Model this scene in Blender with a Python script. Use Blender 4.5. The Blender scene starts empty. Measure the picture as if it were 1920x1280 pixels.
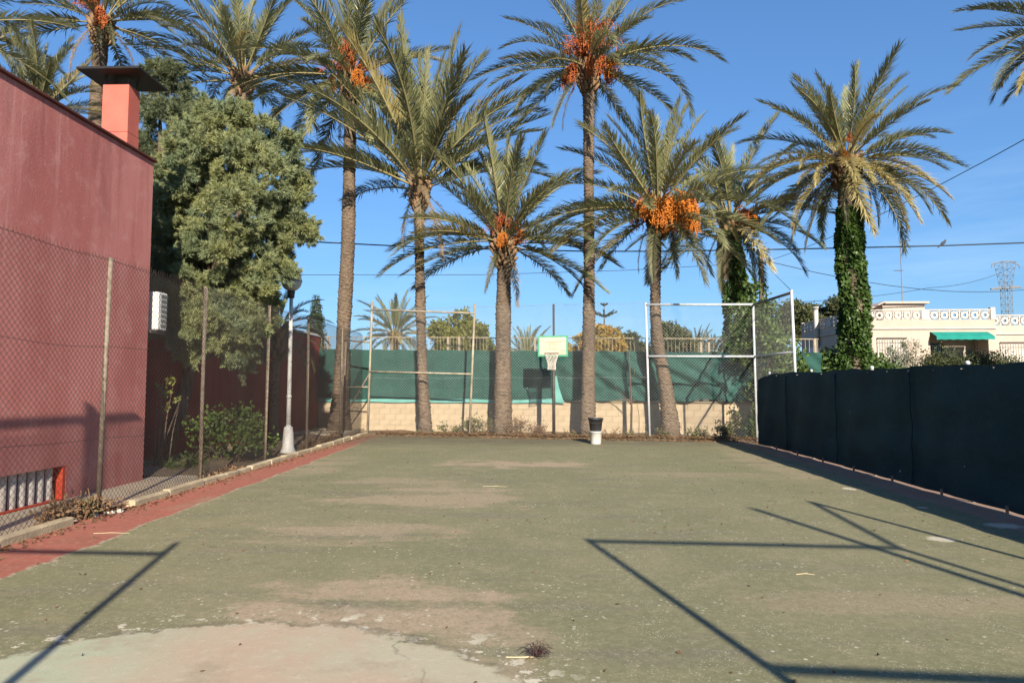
import bpy, math, random
import numpy as np
from mathutils import Vector, Matrix

# ------------------------------------------------------------------ camera, sky, sun, exposure
S = bpy.context.scene
C = S.collection
R = math.radians
cam = bpy.data.cameras.new('camera'); cam.lens = 23.44; cam.sensor_width = 36; cam.clip_end = 3000; cam.clip_start = 0.05
co = bpy.data.objects.new('camera', cam); C.objects.link(co)
co.location = (0, 0, 1.65); co.rotation_euler = (R(90 + 3.662), 0, R(2.52))
S.camera = co

SUN_AZ = R(180 - 14.8)          # direction the light comes from, clockwise from +Y
SUN_EL = R(26)
W = bpy.data.worlds.new('World'); S.world = W; W.use_nodes = True
nt = W.node_tree; bg = nt.nodes['Background']
sky = nt.nodes.new('ShaderNodeTexSky'); sky.sky_type = 'NISHITA'; sky.sun_disc = False
sky.sun_elevation = SUN_EL; sky.sun_rotation = SUN_AZ
sky.air_density = 1.25; sky.dust_density = 0.25; sky.ozone_density = 3.0; sky.altitude = 10
# thin high cloud low over the horizon
tc = nt.nodes.new('ShaderNodeTexCoord'); mp = nt.nodes.new('ShaderNodeMapping'); mp.inputs['Scale'].default_value = (1.6, 1.6, 11)
nz = nt.nodes.new('ShaderNodeTexNoise'); nz.inputs['Scale'].default_value = 1.7; nz.inputs['Detail'].default_value = 7; nz.inputs['Roughness'].default_value = .62
rp = nt.nodes.new('ShaderNodeValToRGB'); rp.color_ramp.elements[0].position = .47; rp.color_ramp.elements[1].position = .78
sx = nt.nodes.new('ShaderNodeSeparateXYZ')
mr = nt.nodes.new('ShaderNodeMapRange'); mr.inputs[1].default_value = .34; mr.inputs[2].default_value = .04; mr.inputs[3].default_value = 0; mr.inputs[4].default_value = .75
mm = nt.nodes.new('ShaderNodeMath'); mm.operation = 'MULTIPLY'
mx = nt.nodes.new('ShaderNodeMixRGB'); mx.inputs[2].default_value = (9.5, 9.0, 8.0, 1)
L = nt.links.new
L(tc.outputs['Generated'], mp.inputs[0]); L(mp.outputs[0], nz.inputs['Vector']); L(nz.outputs[0], rp.inputs[0])
L(tc.outputs['Generated'], sx.inputs[0]); L(sx.outputs[2], mr.inputs[0])
L(rp.outputs[0], mm.inputs[0]); L(mr.outputs[0], mm.inputs[1]); L(mm.outputs[0], mx.inputs[0]); L(sky.outputs[0], mx.inputs[1])
gm = nt.nodes.new('ShaderNodeGamma'); gm.inputs[1].default_value = .70
tn = nt.nodes.new('ShaderNodeMixRGB'); tn.blend_type = 'MULTIPLY'; tn.inputs[0].default_value = 1; tn.inputs[2].default_value = (.53, .88, 1.36, 1)
L(mx.outputs[0], gm.inputs[0]); L(gm.outputs[0], tn.inputs[1]); L(tn.outputs[0], bg.inputs[0]); bg.inputs[1].default_value = 0.098
sl = bpy.data.lights.new('sun', 'SUN'); sl.energy = 5.0; sl.angle = R(.53); sl.color = (1, .90, .74)
so = bpy.data.objects.new('sun', sl); C.objects.link(so)
sdir = Vector((math.sin(SUN_AZ) * math.cos(SUN_EL), math.cos(SUN_AZ) * math.cos(SUN_EL), math.sin(SUN_EL)))
so.rotation_euler = sdir.to_track_quat('Z', 'Y').to_euler(); so.location = (10, -30, 30)
vs = S.view_settings; vs.view_transform = 'Standard'; vs.look = 'None'; vs.exposure = 1.0; vs.gamma = 1; vs.use_curve_mapping = False
S.render.engine = 'CYCLES'
S.cycles.max_bounces = 6; S.cycles.diffuse_bounces = 3; S.cycles.glossy_bounces = 2; S.cycles.transmission_bounces = 4; S.cycles.transparent_max_bounces = 6

# ------------------------------------------------------------------ helpers
def prop(o, label=None, cat=None, group=None, kind=None):
    if label: o['label'] = label
    if cat: o['category'] = cat
    if group: o['group'] = group
    if kind: o['kind'] = kind
    return o

def empty(name, loc=(0, 0, 0), label=None, cat=None, group=None):
    o = bpy.data.objects.new(name, None); C.objects.link(o); o.location = loc; o.empty_display_size = .2
    return prop(o, label, cat, group)

def link(name, me, parent=None, loc=None):
    o = bpy.data.objects.new(name, me); C.objects.link(o)
    if loc is not None: o.location = loc
    if parent is not None: o.parent = parent
    return o

def npmesh(name, V, F, mats, smooth=False, midx=None):
    """V (n,3); F: list of arrays (k,3) or (k,4)"""
    if not isinstance(F, (list, tuple)): F = [F]
    me = bpy.data.meshes.new(name)
    V = np.asarray(V, dtype=np.float32)
    F = [np.asarray(f, dtype=np.int32) for f in F if len(f)]
    tot = np.concatenate([np.full(len(f), f.shape[1], np.int32) for f in F])
    idx = np.concatenate([f.ravel() for f in F])
    st = np.concatenate(([0], np.cumsum(tot)[:-1])).astype(np.int32)
    me.vertices.add(len(V)); me.vertices.foreach_set('co', V.ravel())
    me.loops.add(len(idx)); me.loops.foreach_set('vertex_index', idx)
    me.polygons.add(len(tot)); me.polygons.foreach_set('loop_start', st)
    try: me.polygons.foreach_set('loop_total', tot)
    except Exception: pass
    if not isinstance(mats, (list, tuple)): mats = [mats]
    for m in mats: me.materials.append(m)
    if midx is not None: me.polygons.foreach_set('material_index', np.asarray(midx, dtype=np.int32))
    if smooth: me.polygons.foreach_set('use_smooth', np.ones(len(tot), dtype=bool))
    me.update(calc_edges=True); me.validate()
    return me

class MB:
    def __init__(s): s.v = []; s.f = []
    def add(s, vs, fs):
        b = len(s.v); s.v += [tuple(v) for v in vs]; s.f += [tuple(i + b for i in f) for f in fs]; return s
    def box(s, x0, x1, y0, y1, z0, z1):
        return s.add([(x0, y0, z0), (x1, y0, z0), (x1, y1, z0), (x0, y1, z0), (x0, y0, z1), (x1, y0, z1), (x1, y1, z1), (x0, y1, z1)],
                     [(0, 3, 2, 1), (4, 5, 6, 7), (0, 1, 5, 4), (1, 2, 6, 5), (2, 3, 7, 6), (3, 0, 4, 7)])
    def bbox(s, x0, x1, y0, y1, z0, z1, b=.01):      # chamfered box
        X = [x0, x1]; Y = [y0, y1]; Z = [z0, z1]; vs = []; idx = {}
        for i in (0, 1):
            for j in (0, 1):
                for k in (0, 1):
                    sx_, sy_, sz_ = (1 - 2 * i) * b, (1 - 2 * j) * b, (1 - 2 * k) * b
                    for a, d in enumerate(((0, sy_, sz_), (sx_, 0, sz_), (sx_, sy_, 0))):
                        idx[i, j, k, a] = len(vs); vs.append((X[i] + d[0], Y[j] + d[1], Z[k] + d[2]))
        fs = []
        I = idx
        for i in (0, 1):
            q = [I[i, 0, 0, 0], I[i, 1, 0, 0], I[i, 1, 1, 0], I[i, 0, 1, 0]]; fs.append(q if i else q[::-1])
            q = [I[0, i, 0, 1], I[1, i, 0, 1], I[1, i, 1, 1], I[0, i, 1, 1]]; fs.append(q[::-1] if i else q)
            q = [I[0, 0, i, 2], I[1, 0, i, 2], I[1, 1, i, 2], I[0, 1, i, 2]]; fs.append(q if i else q[::-1])
        for i in (0, 1):
            for j in (0, 1):
                fs.append([I[i, j, 0, 0], I[i, j, 1, 0], I[i, j, 1, 1], I[i, j, 0, 1]])
                fs.append([I[i, 0, j, 0], I[i, 1, j, 0], I[i, 1, j, 2], I[i, 0, j, 2]])
                fs.append([I[0, i, j, 1], I[1, i, j, 1], I[1, i, j, 2], I[0, i, j, 2]])
        for i in (0, 1):
            for j in (0, 1):
                for k in (0, 1): fs.append([I[i, j, k, 0], I[i, j, k, 1], I[i, j, k, 2]])
        return s.add(vs, fs)
    def tube(s, pts, r, n=8, cap=True):
        pts = [Vector(p) for p in pts]; m = len(pts)
        if not hasattr(r, '__len__'): r = [r] * m
        vs = []; prev = None
        for i, p in enumerate(pts):
            d = (pts[min(i + 1, m - 1)] - pts[max(i - 1, 0)]).normalized()
            if prev is None:
                a = Vector((0, 0, 1)) if abs(d.z) < .9 else Vector((1, 0, 0)); u = d.cross(a).normalized()
            else: u = (prev - d * prev.dot(d)).normalized()
            prev = u; w = d.cross(u)
            for k in range(n):
                t = 2 * math.pi * k / n; vs.append(p + (u * math.cos(t) + w * math.sin(t)) * r[i])
        fs = [(i * n + k, i * n + (k + 1) % n, (i + 1) * n + (k + 1) % n, (i + 1) * n + k) for i in range(m - 1) for k in range(n)]
        if cap: fs += [tuple(range(n))[::-1], tuple(range((m - 1) * n, m * n))]
        return s.add(vs, fs)
    def lathe(s, prof, n=24, c=(0, 0, 0)):
        vs = [(c[0] + r * math.cos(2 * math.pi * k / n), c[1] + r * math.sin(2 * math.pi * k / n), c[2] + z) for r, z in prof for k in range(n)]
        m = len(prof)
        fs = [(i * n + k, i * n + (k + 1) % n, (i + 1) * n + (k + 1) % n, (i + 1) * n + k) for i in range(m - 1) for k in range(n)]
        return s.add(vs, fs)
    def build(s, name, mat, parent=None, smooth=False, loc=None):
        me = bpy.data.meshes.new(name); me.from_pydata([tuple(v) for v in s.v], [], s.f); me.materials.append(mat)
        if smooth: me.polygons.foreach_set('use_smooth', [True] * len(me.polygons))
        me.update()
        return link(name, me, parent, loc)

# ------------------------------------------------------------------ materials
class N:
    """tiny node builder"""
    def __init__(s, name):
        s.m = bpy.data.materials.new(name); s.m.use_nodes = True; s.t = s.m.node_tree
        s.b = s.t.nodes['Principled BSDF']; s.o = s.t.nodes['Material Output']
        s.tc = s.n('ShaderNodeTexCoord')
    def n(s, ty, **k):
        x = s.t.nodes.new(ty)
        for a, v in k.items(): setattr(x, a, v)
        return x
    def l(s, a, b): s.t.links.new(a, b)
    def put(s, sock, v):
        if isinstance(v, (int, float)): sock.default_value = v
        elif isinstance(v, tuple): sock.default_value = v if len(v) == 4 or sock.type == 'VECTOR' else (*v, 1)
        else: s.l(v, sock)
    def math(s, op, a, b=0., clamp=False):
        x = s.n('ShaderNodeMath', operation=op, use_clamp=clamp); s.put(x.inputs[0], a); s.put(x.inputs[1], b); return x.outputs[0]
    def mix(s, f, a, b, mode='MIX'):
        x = s.n('ShaderNodeMixRGB', blend_type=mode); s.put(x.inputs[0], f); s.put(x.inputs[1], a); s.put(x.inputs[2], b); return x.outputs[0]
    def noise(s, scale, detail=4, rough=.55, vec=None, dist=0, w=None):
        x = s.n('ShaderNodeTexNoise'); x.inputs['Scale'].default_value = scale; x.inputs['Detail'].default_value = detail
        x.inputs['Roughness'].default_value = rough; x.inputs['Distortion'].default_value = dist
        s.l(vec if vec is not None else s.tc.outputs['Object'], x.inputs['Vector']); return x.outputs[0]
    def ramp(s, v, a, b, lo=0., hi=1.):
        x = s.n('ShaderNodeMapRange', interpolation_type='SMOOTHSTEP'); s.put(x.inputs[0], v)
        x.inputs[1].default_value = a; x.inputs[2].default_value = b; x.inputs[3].default_value = lo; x.inputs[4].default_value = hi; return x.outputs[0]
    def mapped(s, sc=(1, 1, 1), coord='Object'):
        x = s.n('ShaderNodeMapping'); x.inputs['Scale'].default_value = sc; s.l(s.tc.outputs[coord], x.inputs[0]); return x.outputs[0]
    def bump(s, h, strength=.3, dist=.02):
        x = s.n('ShaderNodeBump'); x.inputs['Strength'].default_value = strength; x.inputs['Distance'].default_value = dist
        s.l(h, x.inputs['Height']); s.l(x.outputs[0], s.b.inputs['Normal'])
    def fin(s, col, rough=.8, spec=.3, metal=0):
        s.put(s.b.inputs['Base Color'], col); s.put(s.b.inputs['Roughness'], rough); s.b.inputs['Specular IOR Level'].default_value = spec
        s.b.inputs['Metallic'].default_value = metal; return s.m

def simple(name, c1, c2=None, scale=4., rough=.75, spec=.3, bump=.0, bscale=40., metal=0, streak=None, rnd=0., detail=5):
    k = N(name); c2 = c2 or tuple(x * .75 for x in c1)
    v = k.mapped(streak) if streak else None
    col = k.mix(k.ramp(k.noise(scale, detail, .6, v), .3, .7), (*c1, 1), (*c2, 1))
    if rnd:
        oi = k.n('ShaderNodeObjectInfo'); f = k.math('ADD', k.math('MULTIPLY', oi.outputs['Random'], 2 * rnd), 1 - rnd)
        hs = k.n('ShaderNodeHueSaturation'); k.l(f, hs.inputs['Value']); k.l(col, hs.inputs['Color']); col = hs.outputs[0]
    if bump: k.bump(k.noise(bscale, 5, .65), bump, .02)
    return k.fin(col, rough, spec, metal)

def leafmat(name, c1, c2, scale=1.3, rough=.55, trans=.22, rnd=.12, fine=9.):
    k = N(name)
    a = k.ramp(k.noise(scale, 3, .6), .32, .68); b = k.noise(fine * 3, 2, .5)
    col = k.mix(a, (*c1, 1), (*c2, 1))
    col = k.mix(k.ramp(b, .35, .7, 0, .45), col, tuple(x * 1.5 for x in c1) + (1,))
    oi = k.n('ShaderNodeObjectInfo'); hs = k.n('ShaderNodeHueSaturation')
    k.l(k.math('ADD', k.math('MULTIPLY', oi.outputs['Random'], 2 * rnd), 1 - rnd), hs.inputs['Value']); k.l(col, hs.inputs['Color']); col = hs.outputs[0]
    k.fin(col, rough, .35)
    tr = k.n('ShaderNodeBsdfTranslucent'); ms = k.n('ShaderNodeMixShader'); ms.inputs[0].default_value = trans
    k.l(col, tr.inputs[0]); k.l(k.b.outputs[0], ms.inputs[1]); k.l(tr.outputs[0], ms.inputs[2]); k.l(ms.outputs[0], k.o.inputs[0])
    return k.m

M = {}
def court_material():
    k = N('court_paint'); sp = k.n('ShaderNodeSeparateXYZ'); k.l(k.tc.outputs['Object'], sp.inputs[0]); x, y = sp.outputs[0], sp.outputs[1]
    n1 = k.noise(.45, 5, .6); n2 = k.noise(2.2, 6, .65); n3 = k.noise(14, 5, .7); n4 = k.noise(90, 3, .7)
    col = k.mix(k.ramp(n1, .35, .65), (.158, .158, .084, 1), (.195, .182, .102, 1))
    col = k.mix(k.ramp(n2, .48, .72, 0, .5), col, (.270, .228, .140, 1))
    col = k.mix(k.ramp(n2, .46, .30, 0, .45), col, (.150, .150, .085, 1))
    st = k.noise(.8, 5, .65, k.mapped((.55, 2.3, 1)))           # washed streaks across the slab
    col = k.mix(k.ramp(st, .52, .68, 0, .75), col, (.155, .140, .098, 1))
    n5 = k.noise(34, 4, .75)
    col = k.mix(k.ramp(n3, .42, .7, .0, .45), col, (.29, .262, .162, 1))
    col = k.mix(k.ramp(n3, .42, .25, .0, .5), col, (.15, .135, .075, 1))
    col = k.mix(k.ramp(n5, .56, .68, .0, .6), col, (.36, .325, .225, 1)); col = k.mix(k.ramp(n5, .42, .32, .0, .6), col, (.11, .10, .058, 1))
    col = k.mix(k.ramp(n4, .35, .25, .0, .5), col, (.12, .115, .07, 1))
    col = k.mix(k.ramp(n4, .6, .74, .0, .55), col, (.36, .33, .24, 1))
    # worn pinkish patches
    acc = None
    for cx, cy, rx, ry, am in ((-.5, 13.9, 1.7, .75, .95), (-1.7, 9.8, 1.7, .8, .75), (-2.1, 7.5, 1.2, .6, .7), (-1.35, 5.05, 1.2, .65, 1.0), (-2.3, 11.3, 1.3, .5, .5), (3.0, 12.5, 1.6, .4, .35), (2.7, 5.3, 1.3, .35, .35), (-4.6, 13.5, .7, 1.7, .5), (-.35, 4.35, .45, .5, .6), (4.7, 14.5, .5, 3.0, .45)):
        dx = k.math('DIVIDE', k.math('SUBTRACT', x, cx), rx); dy = k.math('DIVIDE', k.math('SUBTRACT', y, cy), ry)
        d = k.math('ADD', k.math('MULTIPLY', dx, dx), k.math('MULTIPLY', dy, dy))
        d = k.math('ADD', d, k.math('MULTIPLY', k.math('ADD', k.math('MULTIPLY', k.math('SUBTRACT', n2, .5), 4.6), k.math('MULTIPLY', k.math('SUBTRACT', st, .5), 5.)), 1.))
        m_ = k.ramp(d, 1.25, .0, 0, am * .85); acc = m_ if acc is None else k.math('MAXIMUM', acc, m_)
    dust = k.mix(n3, (.43, .315, .225, 1), (.35, .265, .185, 1))
    col = k.mix(k.math('MULTIPLY', acc, k.math('MULTIPLY', k.ramp(n3, .28, .55, .35, 1.), k.ramp(n5, .35, .55, .5, 1.))), col, dust)
    # small pale scuffs
    vo = k.n('ShaderNodeTexVoronoi'); vo.inputs['Scale'].default_value = 13; vo.inputs['Randomness'].default_value = 1; k.l(k.tc.outputs['Object'], vo.inputs['Vector'])
    sc = k.math('MULTIPLY', k.ramp(vo.outputs['Distance'], .2, .13), k.ramp(k.noise(1.7, 3, .6), .47, .6))
    vo2 = k.n('ShaderNodeTexVoronoi'); vo2.inputs['Scale'].default_value = 42; k.l(k.tc.outputs['Object'], vo2.inputs['Vector'])
    sc2 = k.math('MULTIPLY', k.ramp(vo2.outputs['Distance'], .24, .15), k.ramp(k.noise(3.1, 3, .6), .42, .62))
    col = k.mix(k.math('MULTIPLY', k.math('MAXIMUM', sc, sc2), .6), col, (.58, .54, .44, 1))
    # round pale area where the paint has peeled down to the older coat
    dx = k.math('SUBTRACT', x, -1.8); dy = k.math('SUBTRACT', y, 2.62)
    rad = k.math('SQRT', k.math('ADD', k.math('MULTIPLY', dx, dx), k.math('MULTIPLY', dy, dy)))
    rad = k.math('ADD', rad, k.math('MULTIPLY', k.math('SUBTRACT', k.noise(2.6, 9, .72), .5), .55))
    inside = k.ramp(k.math('ADD', rad, k.math('MULTIPLY', k.math('SUBTRACT', n5, .5), .12)), 2.08, 1.98)
    pale = k.mix(k.ramp(k.noise(.75, 4, .6), .42, .6), (.40, .365, .26, 1), (.42, .32, .23, 1))
    lft = k.math('MULTIPLY', k.ramp(x, -1.9, -2.9), k.ramp(n2, .3, .55))
    pale = k.mix(k.math('MULTIPLY', lft, .85), pale, (.345, .385, .27, 1))
    pale = k.mix(k.ramp(n2, .5, .68, 0, .7), pale, (.33, .265, .185, 1)); pale = k.mix(k.ramp(n5, .42, .3, 0, .5), pale, (.24, .2, .14, 1))
    pale = k.mix(k.ramp(n3, .5, .75, 0, .5), pale, (.49, .45, .36, 1))
    pale = k.mix(k.ramp(n4, .36, .26, 0, .4), pale, (.25, .21, .16, 1))
    col = k.mix(inside, col, pale)
    fl = k.math('MULTIPLY', k.ramp(rad, 2.5, 2.1), k.ramp(k.noise(5.5, 6, .7), .56, .585))
    col = k.mix(k.math('MULTIPLY', fl, k.ramp(rad, 2.0, 2.03)), col, (.52, .48, .37, 1))
    rim = k.math('MULTIPLY', k.ramp(rad, 2.0, 2.04), k.ramp(rad, 2.11, 2.05))
    col = k.mix(k.math('MULTIPLY', rim, k.ramp(n2, .35, .6, .1, .7)), col, (.12, .105, .07, 1))
    # red borders with a scuffed white edge
    wob = k.math('MULTIPLY', k.math('SUBTRACT', k.noise(1.2, 6, .7), .5), .45)
    bx = k.math('ADD', k.math('MULTIPLY', y, -.034), -4.42)
    ed = k.math('SUBTRACT', k.math('ADD', x, wob), bx)
    red = k.mix(k.ramp(n2, .4, .65), (.315, .105, .075, 1), (.265, .100, .072, 1))
    red = k.mix(k.ramp(n3, .45, .7, 0, .7), red, (.36, .19, .135, 1))
    red = k.mix(k.ramp(k.noise(.9, 4, .6), .55, .7, 0, .5), red, (.30, .2, .13, 1))
    isred = k.ramp(ed, .03, -.03)
    edge = k.math('MULTIPLY', k.ramp(ed, .06, .02), k.ramp(ed, -.03, .0))
    isr = k.ramp(k.math('ADD', x, wob), 5.35, 5.5)
    col = k.mix(isred, col, red); col = k.mix(k.math('MULTIPLY', edge, k.ramp(n3, .4, .62, .0, .8)), col, (.40, .33, .25, 1))
    col = k.mix(k.math('MULTIPLY', isr, .8), col, k.mix(n2, red, (.33, .27, .21, 1)))
    # bare pale spots by the right hand netting
    for cx, cy, rx, ry in ((4.25, 7.44, .13, .13), (5.4, 8.17, .2, .16), (4.86, 10.9, .1, .14), (5.1, 9.3, .08, .06)):
        dx = k.math('DIVIDE', k.math('SUBTRACT', x, cx), rx); dy = k.math('DIVIDE', k.math('SUBTRACT', y, cy), ry)
        d = k.math('ADD', k.math('ADD', k.math('MULTIPLY', dx, dx), k.math('MULTIPLY', dy, dy)), k.math('MULTIPLY', k.math('SUBTRACT', n3, .5), 4.))
        col = k.mix(k.ramp(d, 1.1, .6, 0, .75), col, (.56, .50, .40, 1))
    # grime gathered along the far edge
    gr = k.math('MULTIPLY', k.ramp(k.math('ADD', y, k.math('MULTIPLY', n2, 3.)), 18.6, 21.2, 0, .75), k.ramp(k.noise(1.1, 5, .65), .3, .6, .5, 1))
    col = k.mix(gr, col, (.105, .088, .066, 1))
    # hairline cracks
    cv = k.n('ShaderNodeTexVoronoi', feature='DISTANCE_TO_EDGE'); cv.inputs['Scale'].default_value = .22
    wv = k.n('ShaderNodeVectorMath', operation='ADD'); k.l(k.tc.outputs['Object'], wv.inputs[0])
    nn = k.n('ShaderNodeTexNoise'); nn.inputs['Scale'].default_value = 1.6; nn.inputs['Detail'].default_value = 6; k.l(k.tc.outputs['Object'], nn.inputs['Vector']); k.l(nn.outputs[1], wv.inputs[1]); k.l(wv.outputs[0], cv.inputs['Vector'])
    cr = k.math('MULTIPLY', k.ramp(cv.outputs['Distance'], .0035, .0012), k.ramp(k.noise(1.3, 4, .7), .5, .58))
    col = k.mix(k.math('MULTIPLY', cr, .3), col, (.06, .052, .04, 1))
    hh = k.math('ADD', k.math('MULTIPLY', n4, .5), k.math('ADD', k.math('MULTIPLY', n3, .35), k.math('MULTIPLY', inside, -.35)))
    k.bump(hh, .5, .012)
    return k.fin(col, .88, .2)

def red_render(name, a, b, c, plinth=False):
    k = N(name)
    v = k.mapped((1, 1, .22)); n1 = k.noise(1.4, 5, .6, v); n2 = k.noise(3.3, 6, .65); n3 = k.noise(28, 4, .7); n4 = k.noise(140, 2, .6)
    col = k.mix(k.ramp(n1, .36, .64), (*a, 1), (*b, 1)); col = k.mix(k.ramp(n2, .5, .75, 0, .5), col, (*c, 1))
    col = k.mix(k.ramp(n3, .58, .72, 0, .5), col, tuple(min(1, q * 1.5) for q in c) + (1,))
    col = k.mix(k.ramp(n4, .42, .3, 0, .55), col, tuple(q * .5 for q in a) + (1,))
    st_ = k.noise(2.2, 5, .65, k.mapped((2.6, 2.6, .12))); col = k.mix(k.ramp(st_, .55, .72, 0, .5), col, (*a, 1)); col = k.mix(k.ramp(st_, .42, .28, 0, .45), col, tuple(q * 1.1 for q in c) + (1,))
    if plinth:
        sz_ = k.n('ShaderNodeSeparateXYZ'); k.l(k.tc.outputs['Object'], sz_.inputs[0]); dr_ = k.noise(2.1, 7, .72, k.mapped((1.5, 1.5, .16)), .6)
        col = k.mix(k.math('MULTIPLY', k.ramp(dr_, .48, .7, 0, .5), k.ramp(k.math('ADD', sz_.outputs[2], k.math('MULTIPLY', n1, 2.)), 4.2, 6.3)), col, tuple(q * .55 for q in a) + (1,))
        col = k.mix(k.math('MULTIPLY', k.ramp(k.noise(1.1, 6, .7), .56, .62, 0, .35), k.ramp(sz_.outputs[2], 4.5, 1.5)), col, (.56, .27, .235, 1))
        sp = k.n('ShaderNodeSeparateXYZ'); k.l(k.tc.outputs['Object'], sp.inputs[0])
        h = k.math('ADD', sp.outputs[2], k.math('MULTIPLY', k.math('SUBTRACT', n2, .5), .5))
        yy = k.ramp(k.math('ADD', sp.outputs[1], k.math('MULTIPLY', n1, 1.2)), 9.9, 10.4)
        col = k.mix(k.math('MULTIPLY', k.ramp(h, .38, .26, 0, .85), yy), col, k.mix(n3, (.36, .25, .19, 1), (.27, .19, .145, 1)))
    k.bump(k.math('ADD', k.math('MULTIPLY', n4, .6), k.math('MULTIPLY', n3, .6)), .9, .016)
    return k.fin(col, .9, .15)

def fabric(name, a, b, wscale=55, trans=0.):
    k = N(name)
    w1 = k.n('ShaderNodeTexWave'); w1.bands_direction = 'Z'; w1.inputs['Scale'].default_value = wscale; w1.inputs['Distortion'].default_value = .4
    k.l(k.tc.outputs['Object'], w1.inputs['Vector'])
    n1 = k.noise(.8, 5, .6, k.mapped((1, 1, 2.4))); n2 = k.noise(11, 4, .65)
    col = k.mix(k.ramp(n1, .35, .65), (*a, 1), (*b, 1))
    col = k.mix(k.ramp(n2, .45, .75, 0, .35), col, tuple(q * 1.5 for q in b) + (1,))
    col = k.mix(k.math('MULTIPLY', w1.outputs[1], .25), col, tuple(q * .5 for q in a) + (1,))
    vo = k.n('ShaderNodeTexVoronoi'); vo.inputs['Scale'].default_value = 2.3; k.l(k.tc.outputs['Object'], vo.inputs['Vector'])
    col = k.mix(k.math('MULTIPLY', k.ramp(vo.outputs['Distance'], .05, .03), k.ramp(n2, .45, .55)), col, (.35, .4, .38, 1))
    k.bump(k.math('ADD', w1.outputs[1], k.math('MULTIPLY', n2, 1.)), .35, .008)
    return k.fin(col, .75, .25)

M['court'] = court_material()
M['red'] = red_render('red_render', (.40, .132, .118), (.50, .198, .178), (.56, .305, .275), True)
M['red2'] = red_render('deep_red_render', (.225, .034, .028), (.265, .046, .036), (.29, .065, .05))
M['orange_red'] = simple('coral_render', (.50, .135, .100), (.44, .115, .088), 3, .85, .2, .25, 60)
M['reveal'] = simple('bright_red_paint', (.52, .07, .03), (.42, .05, .025), 6, .8, .2, .2, 60)
M['rooftrim'] = simple('roof_edge_tile', (.12, .035, .028), (.07, .03, .026), 9, .8, .2, .3, 40)
M['soot'] = simple('dark_sheet_metal', (.012, .011, .011), (.02, .018, .018), 7, .6, .3)
M['dirt'] = simple('dry_earth', (.205, .150, .100), (.135, .105, .072), 1.6, .95, .1, .8, 22, detail=8)
M['land'] = simple('scrubland', (.16, .14, .085), (.10, .11, .06), .08, .95, .1, .5, 6, detail=8)
M['concrete'] = simple('path_concrete', (.52, .43, .31), (.40, .33, .24), 1.1, .9, .2, .5, 35, detail=9)
M['kerb'] = simple('kerb_concrete', (.47, .385, .25), (.31, .25, .17), 3.1, .9, .2, .7, 30, detail=8, rnd=.12)
M['rust_post'] = simple('weathered_post_steel', (.235, .19, .14), (.125, .095, .07), 14, .7, .35, .3, 90, detail=6)
M['beige_tube'] = simple('beige_painted_tube', (.33, .29, .22), (.20, .16, .115), 5, .65, .35, .2, 60)
M['galv'] = simple('galvanised_tube', (.50, .51, .52), (.38, .39, .40), 6, .5, .4, 0, 40)
M['wire'] = simple('mesh_wire', (.060, .045, .04), (.035, .03, .028), 3, .55, .4, metal=.2)
M['wire_galv'] = simple('galvanised_wire', (.30, .30, .29), (.2, .2, .2), 3, .55, .4, metal=.2)
M['net_green'] = fabric('green_shade_cloth', (.018, .068, .057), (.025, .086, .072))
M['net_hem'] = simple('bleached_cloth', (.15, .40, .36), (.12, .32, .29), 4, .8, .2)
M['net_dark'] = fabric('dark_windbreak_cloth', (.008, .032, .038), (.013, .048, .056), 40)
M['block'] = simple('cream_block', (.46, .365, .25), (.39, .305, .205), 2.2, .9, .15, .5, 45, rnd=.05)
M['mortar'] = simple('cream_mortar', (.36, .285, .19), (.30, .24, .16), 5, .95, .1, .4, 50)
M['cream_metal'] = simple('cream_painted_metal', (.36, .30, .21), (.26, .21, .15), 7, .6, .4)
M['white_paint'] = simple('white_paint', (.66, .64, .60), (.55, .52, .48), 5, .55, .4, .1, 50)
M['globe'] = simple('grey_globe_plastic', (.46, .47, .47), (.38, .39, .39), 3, .3, .5)
M['plastic_white'] = simple('white_plastic', (.66, .65, .62), (.57, .56, .53), 6, .45, .5)
M['plastic_black'] = simple('black_plastic', (.018, .018, .022), (.03, .03, .034), 6, .45, .5)
M['grille'] = simple('unit_grey', (.17, .165, .155), (.13, .125, .12), 6, .6, .4)
M['black'] = simple('plain_dark_grey', (.02, .02, .022), (.015, .015, .017), 3, .7, .3)  # even dark grey colour of the window bars and the beak
M['board'] = simple('worn_white_board', (.50, .455, .375), (.40, .325, .24), 2.6, .8, .2, .2, 30, streak=(1, 1, 7), rnd=.05)
M['board_green'] = simple('green_border_paint', (.05, .25, .14), (.09, .31, .19), 9, .7, .3)
M['faded_orange'] = simple('faded_orange_paint', (.50, .33, .20), (.52, .40, .29), 13, .8, .2)
M['rim'] = simple('rusty_rim', (.10, .06, .045), (.16, .08, .05), 20, .6, .4)
M['cord'] = simple('net_cord', (.62, .58, .50), (.5, .46, .4), 20, .8, .2)
M['dark_steel'] = simple('dark_steel', (.075, .065, .06), (.045, .04, .038), 8, .6, .4, .2, 60)
M['slat'] = simple('fibre_cement', (.55, .50, .45), (.42, .37, .32), 5, .9, .2, .4, 50)
M['house'] = simple('peach_render', (.46, .375, .315), (.41, .33, .27), 1.2, .9, .15, .25, 40, detail=8)
M['house_white'] = simple('whitewashed_block', (.50, .46, .42), (.42, .38, .34), 3, .9, .15)
M['awning'] = simple('teal_awning', (.010, .19, .155), (.014, .225, .185), 3, .8, .2)
M['shutter'] = simple('brown_shutter', (.10, .07, .06), (.07, .05, .045), 6, .7, .3)
M['glass_dark'] = simple('dark_window_glass', (.03, .035, .04), (.04, .045, .05), 2, .12, .5)
M['timber'] = simple('grey_brown_timber', (.15, .105, .075), (.10, .07, .05), 5, .85, .2, streak=(6, 6, 1))
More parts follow.
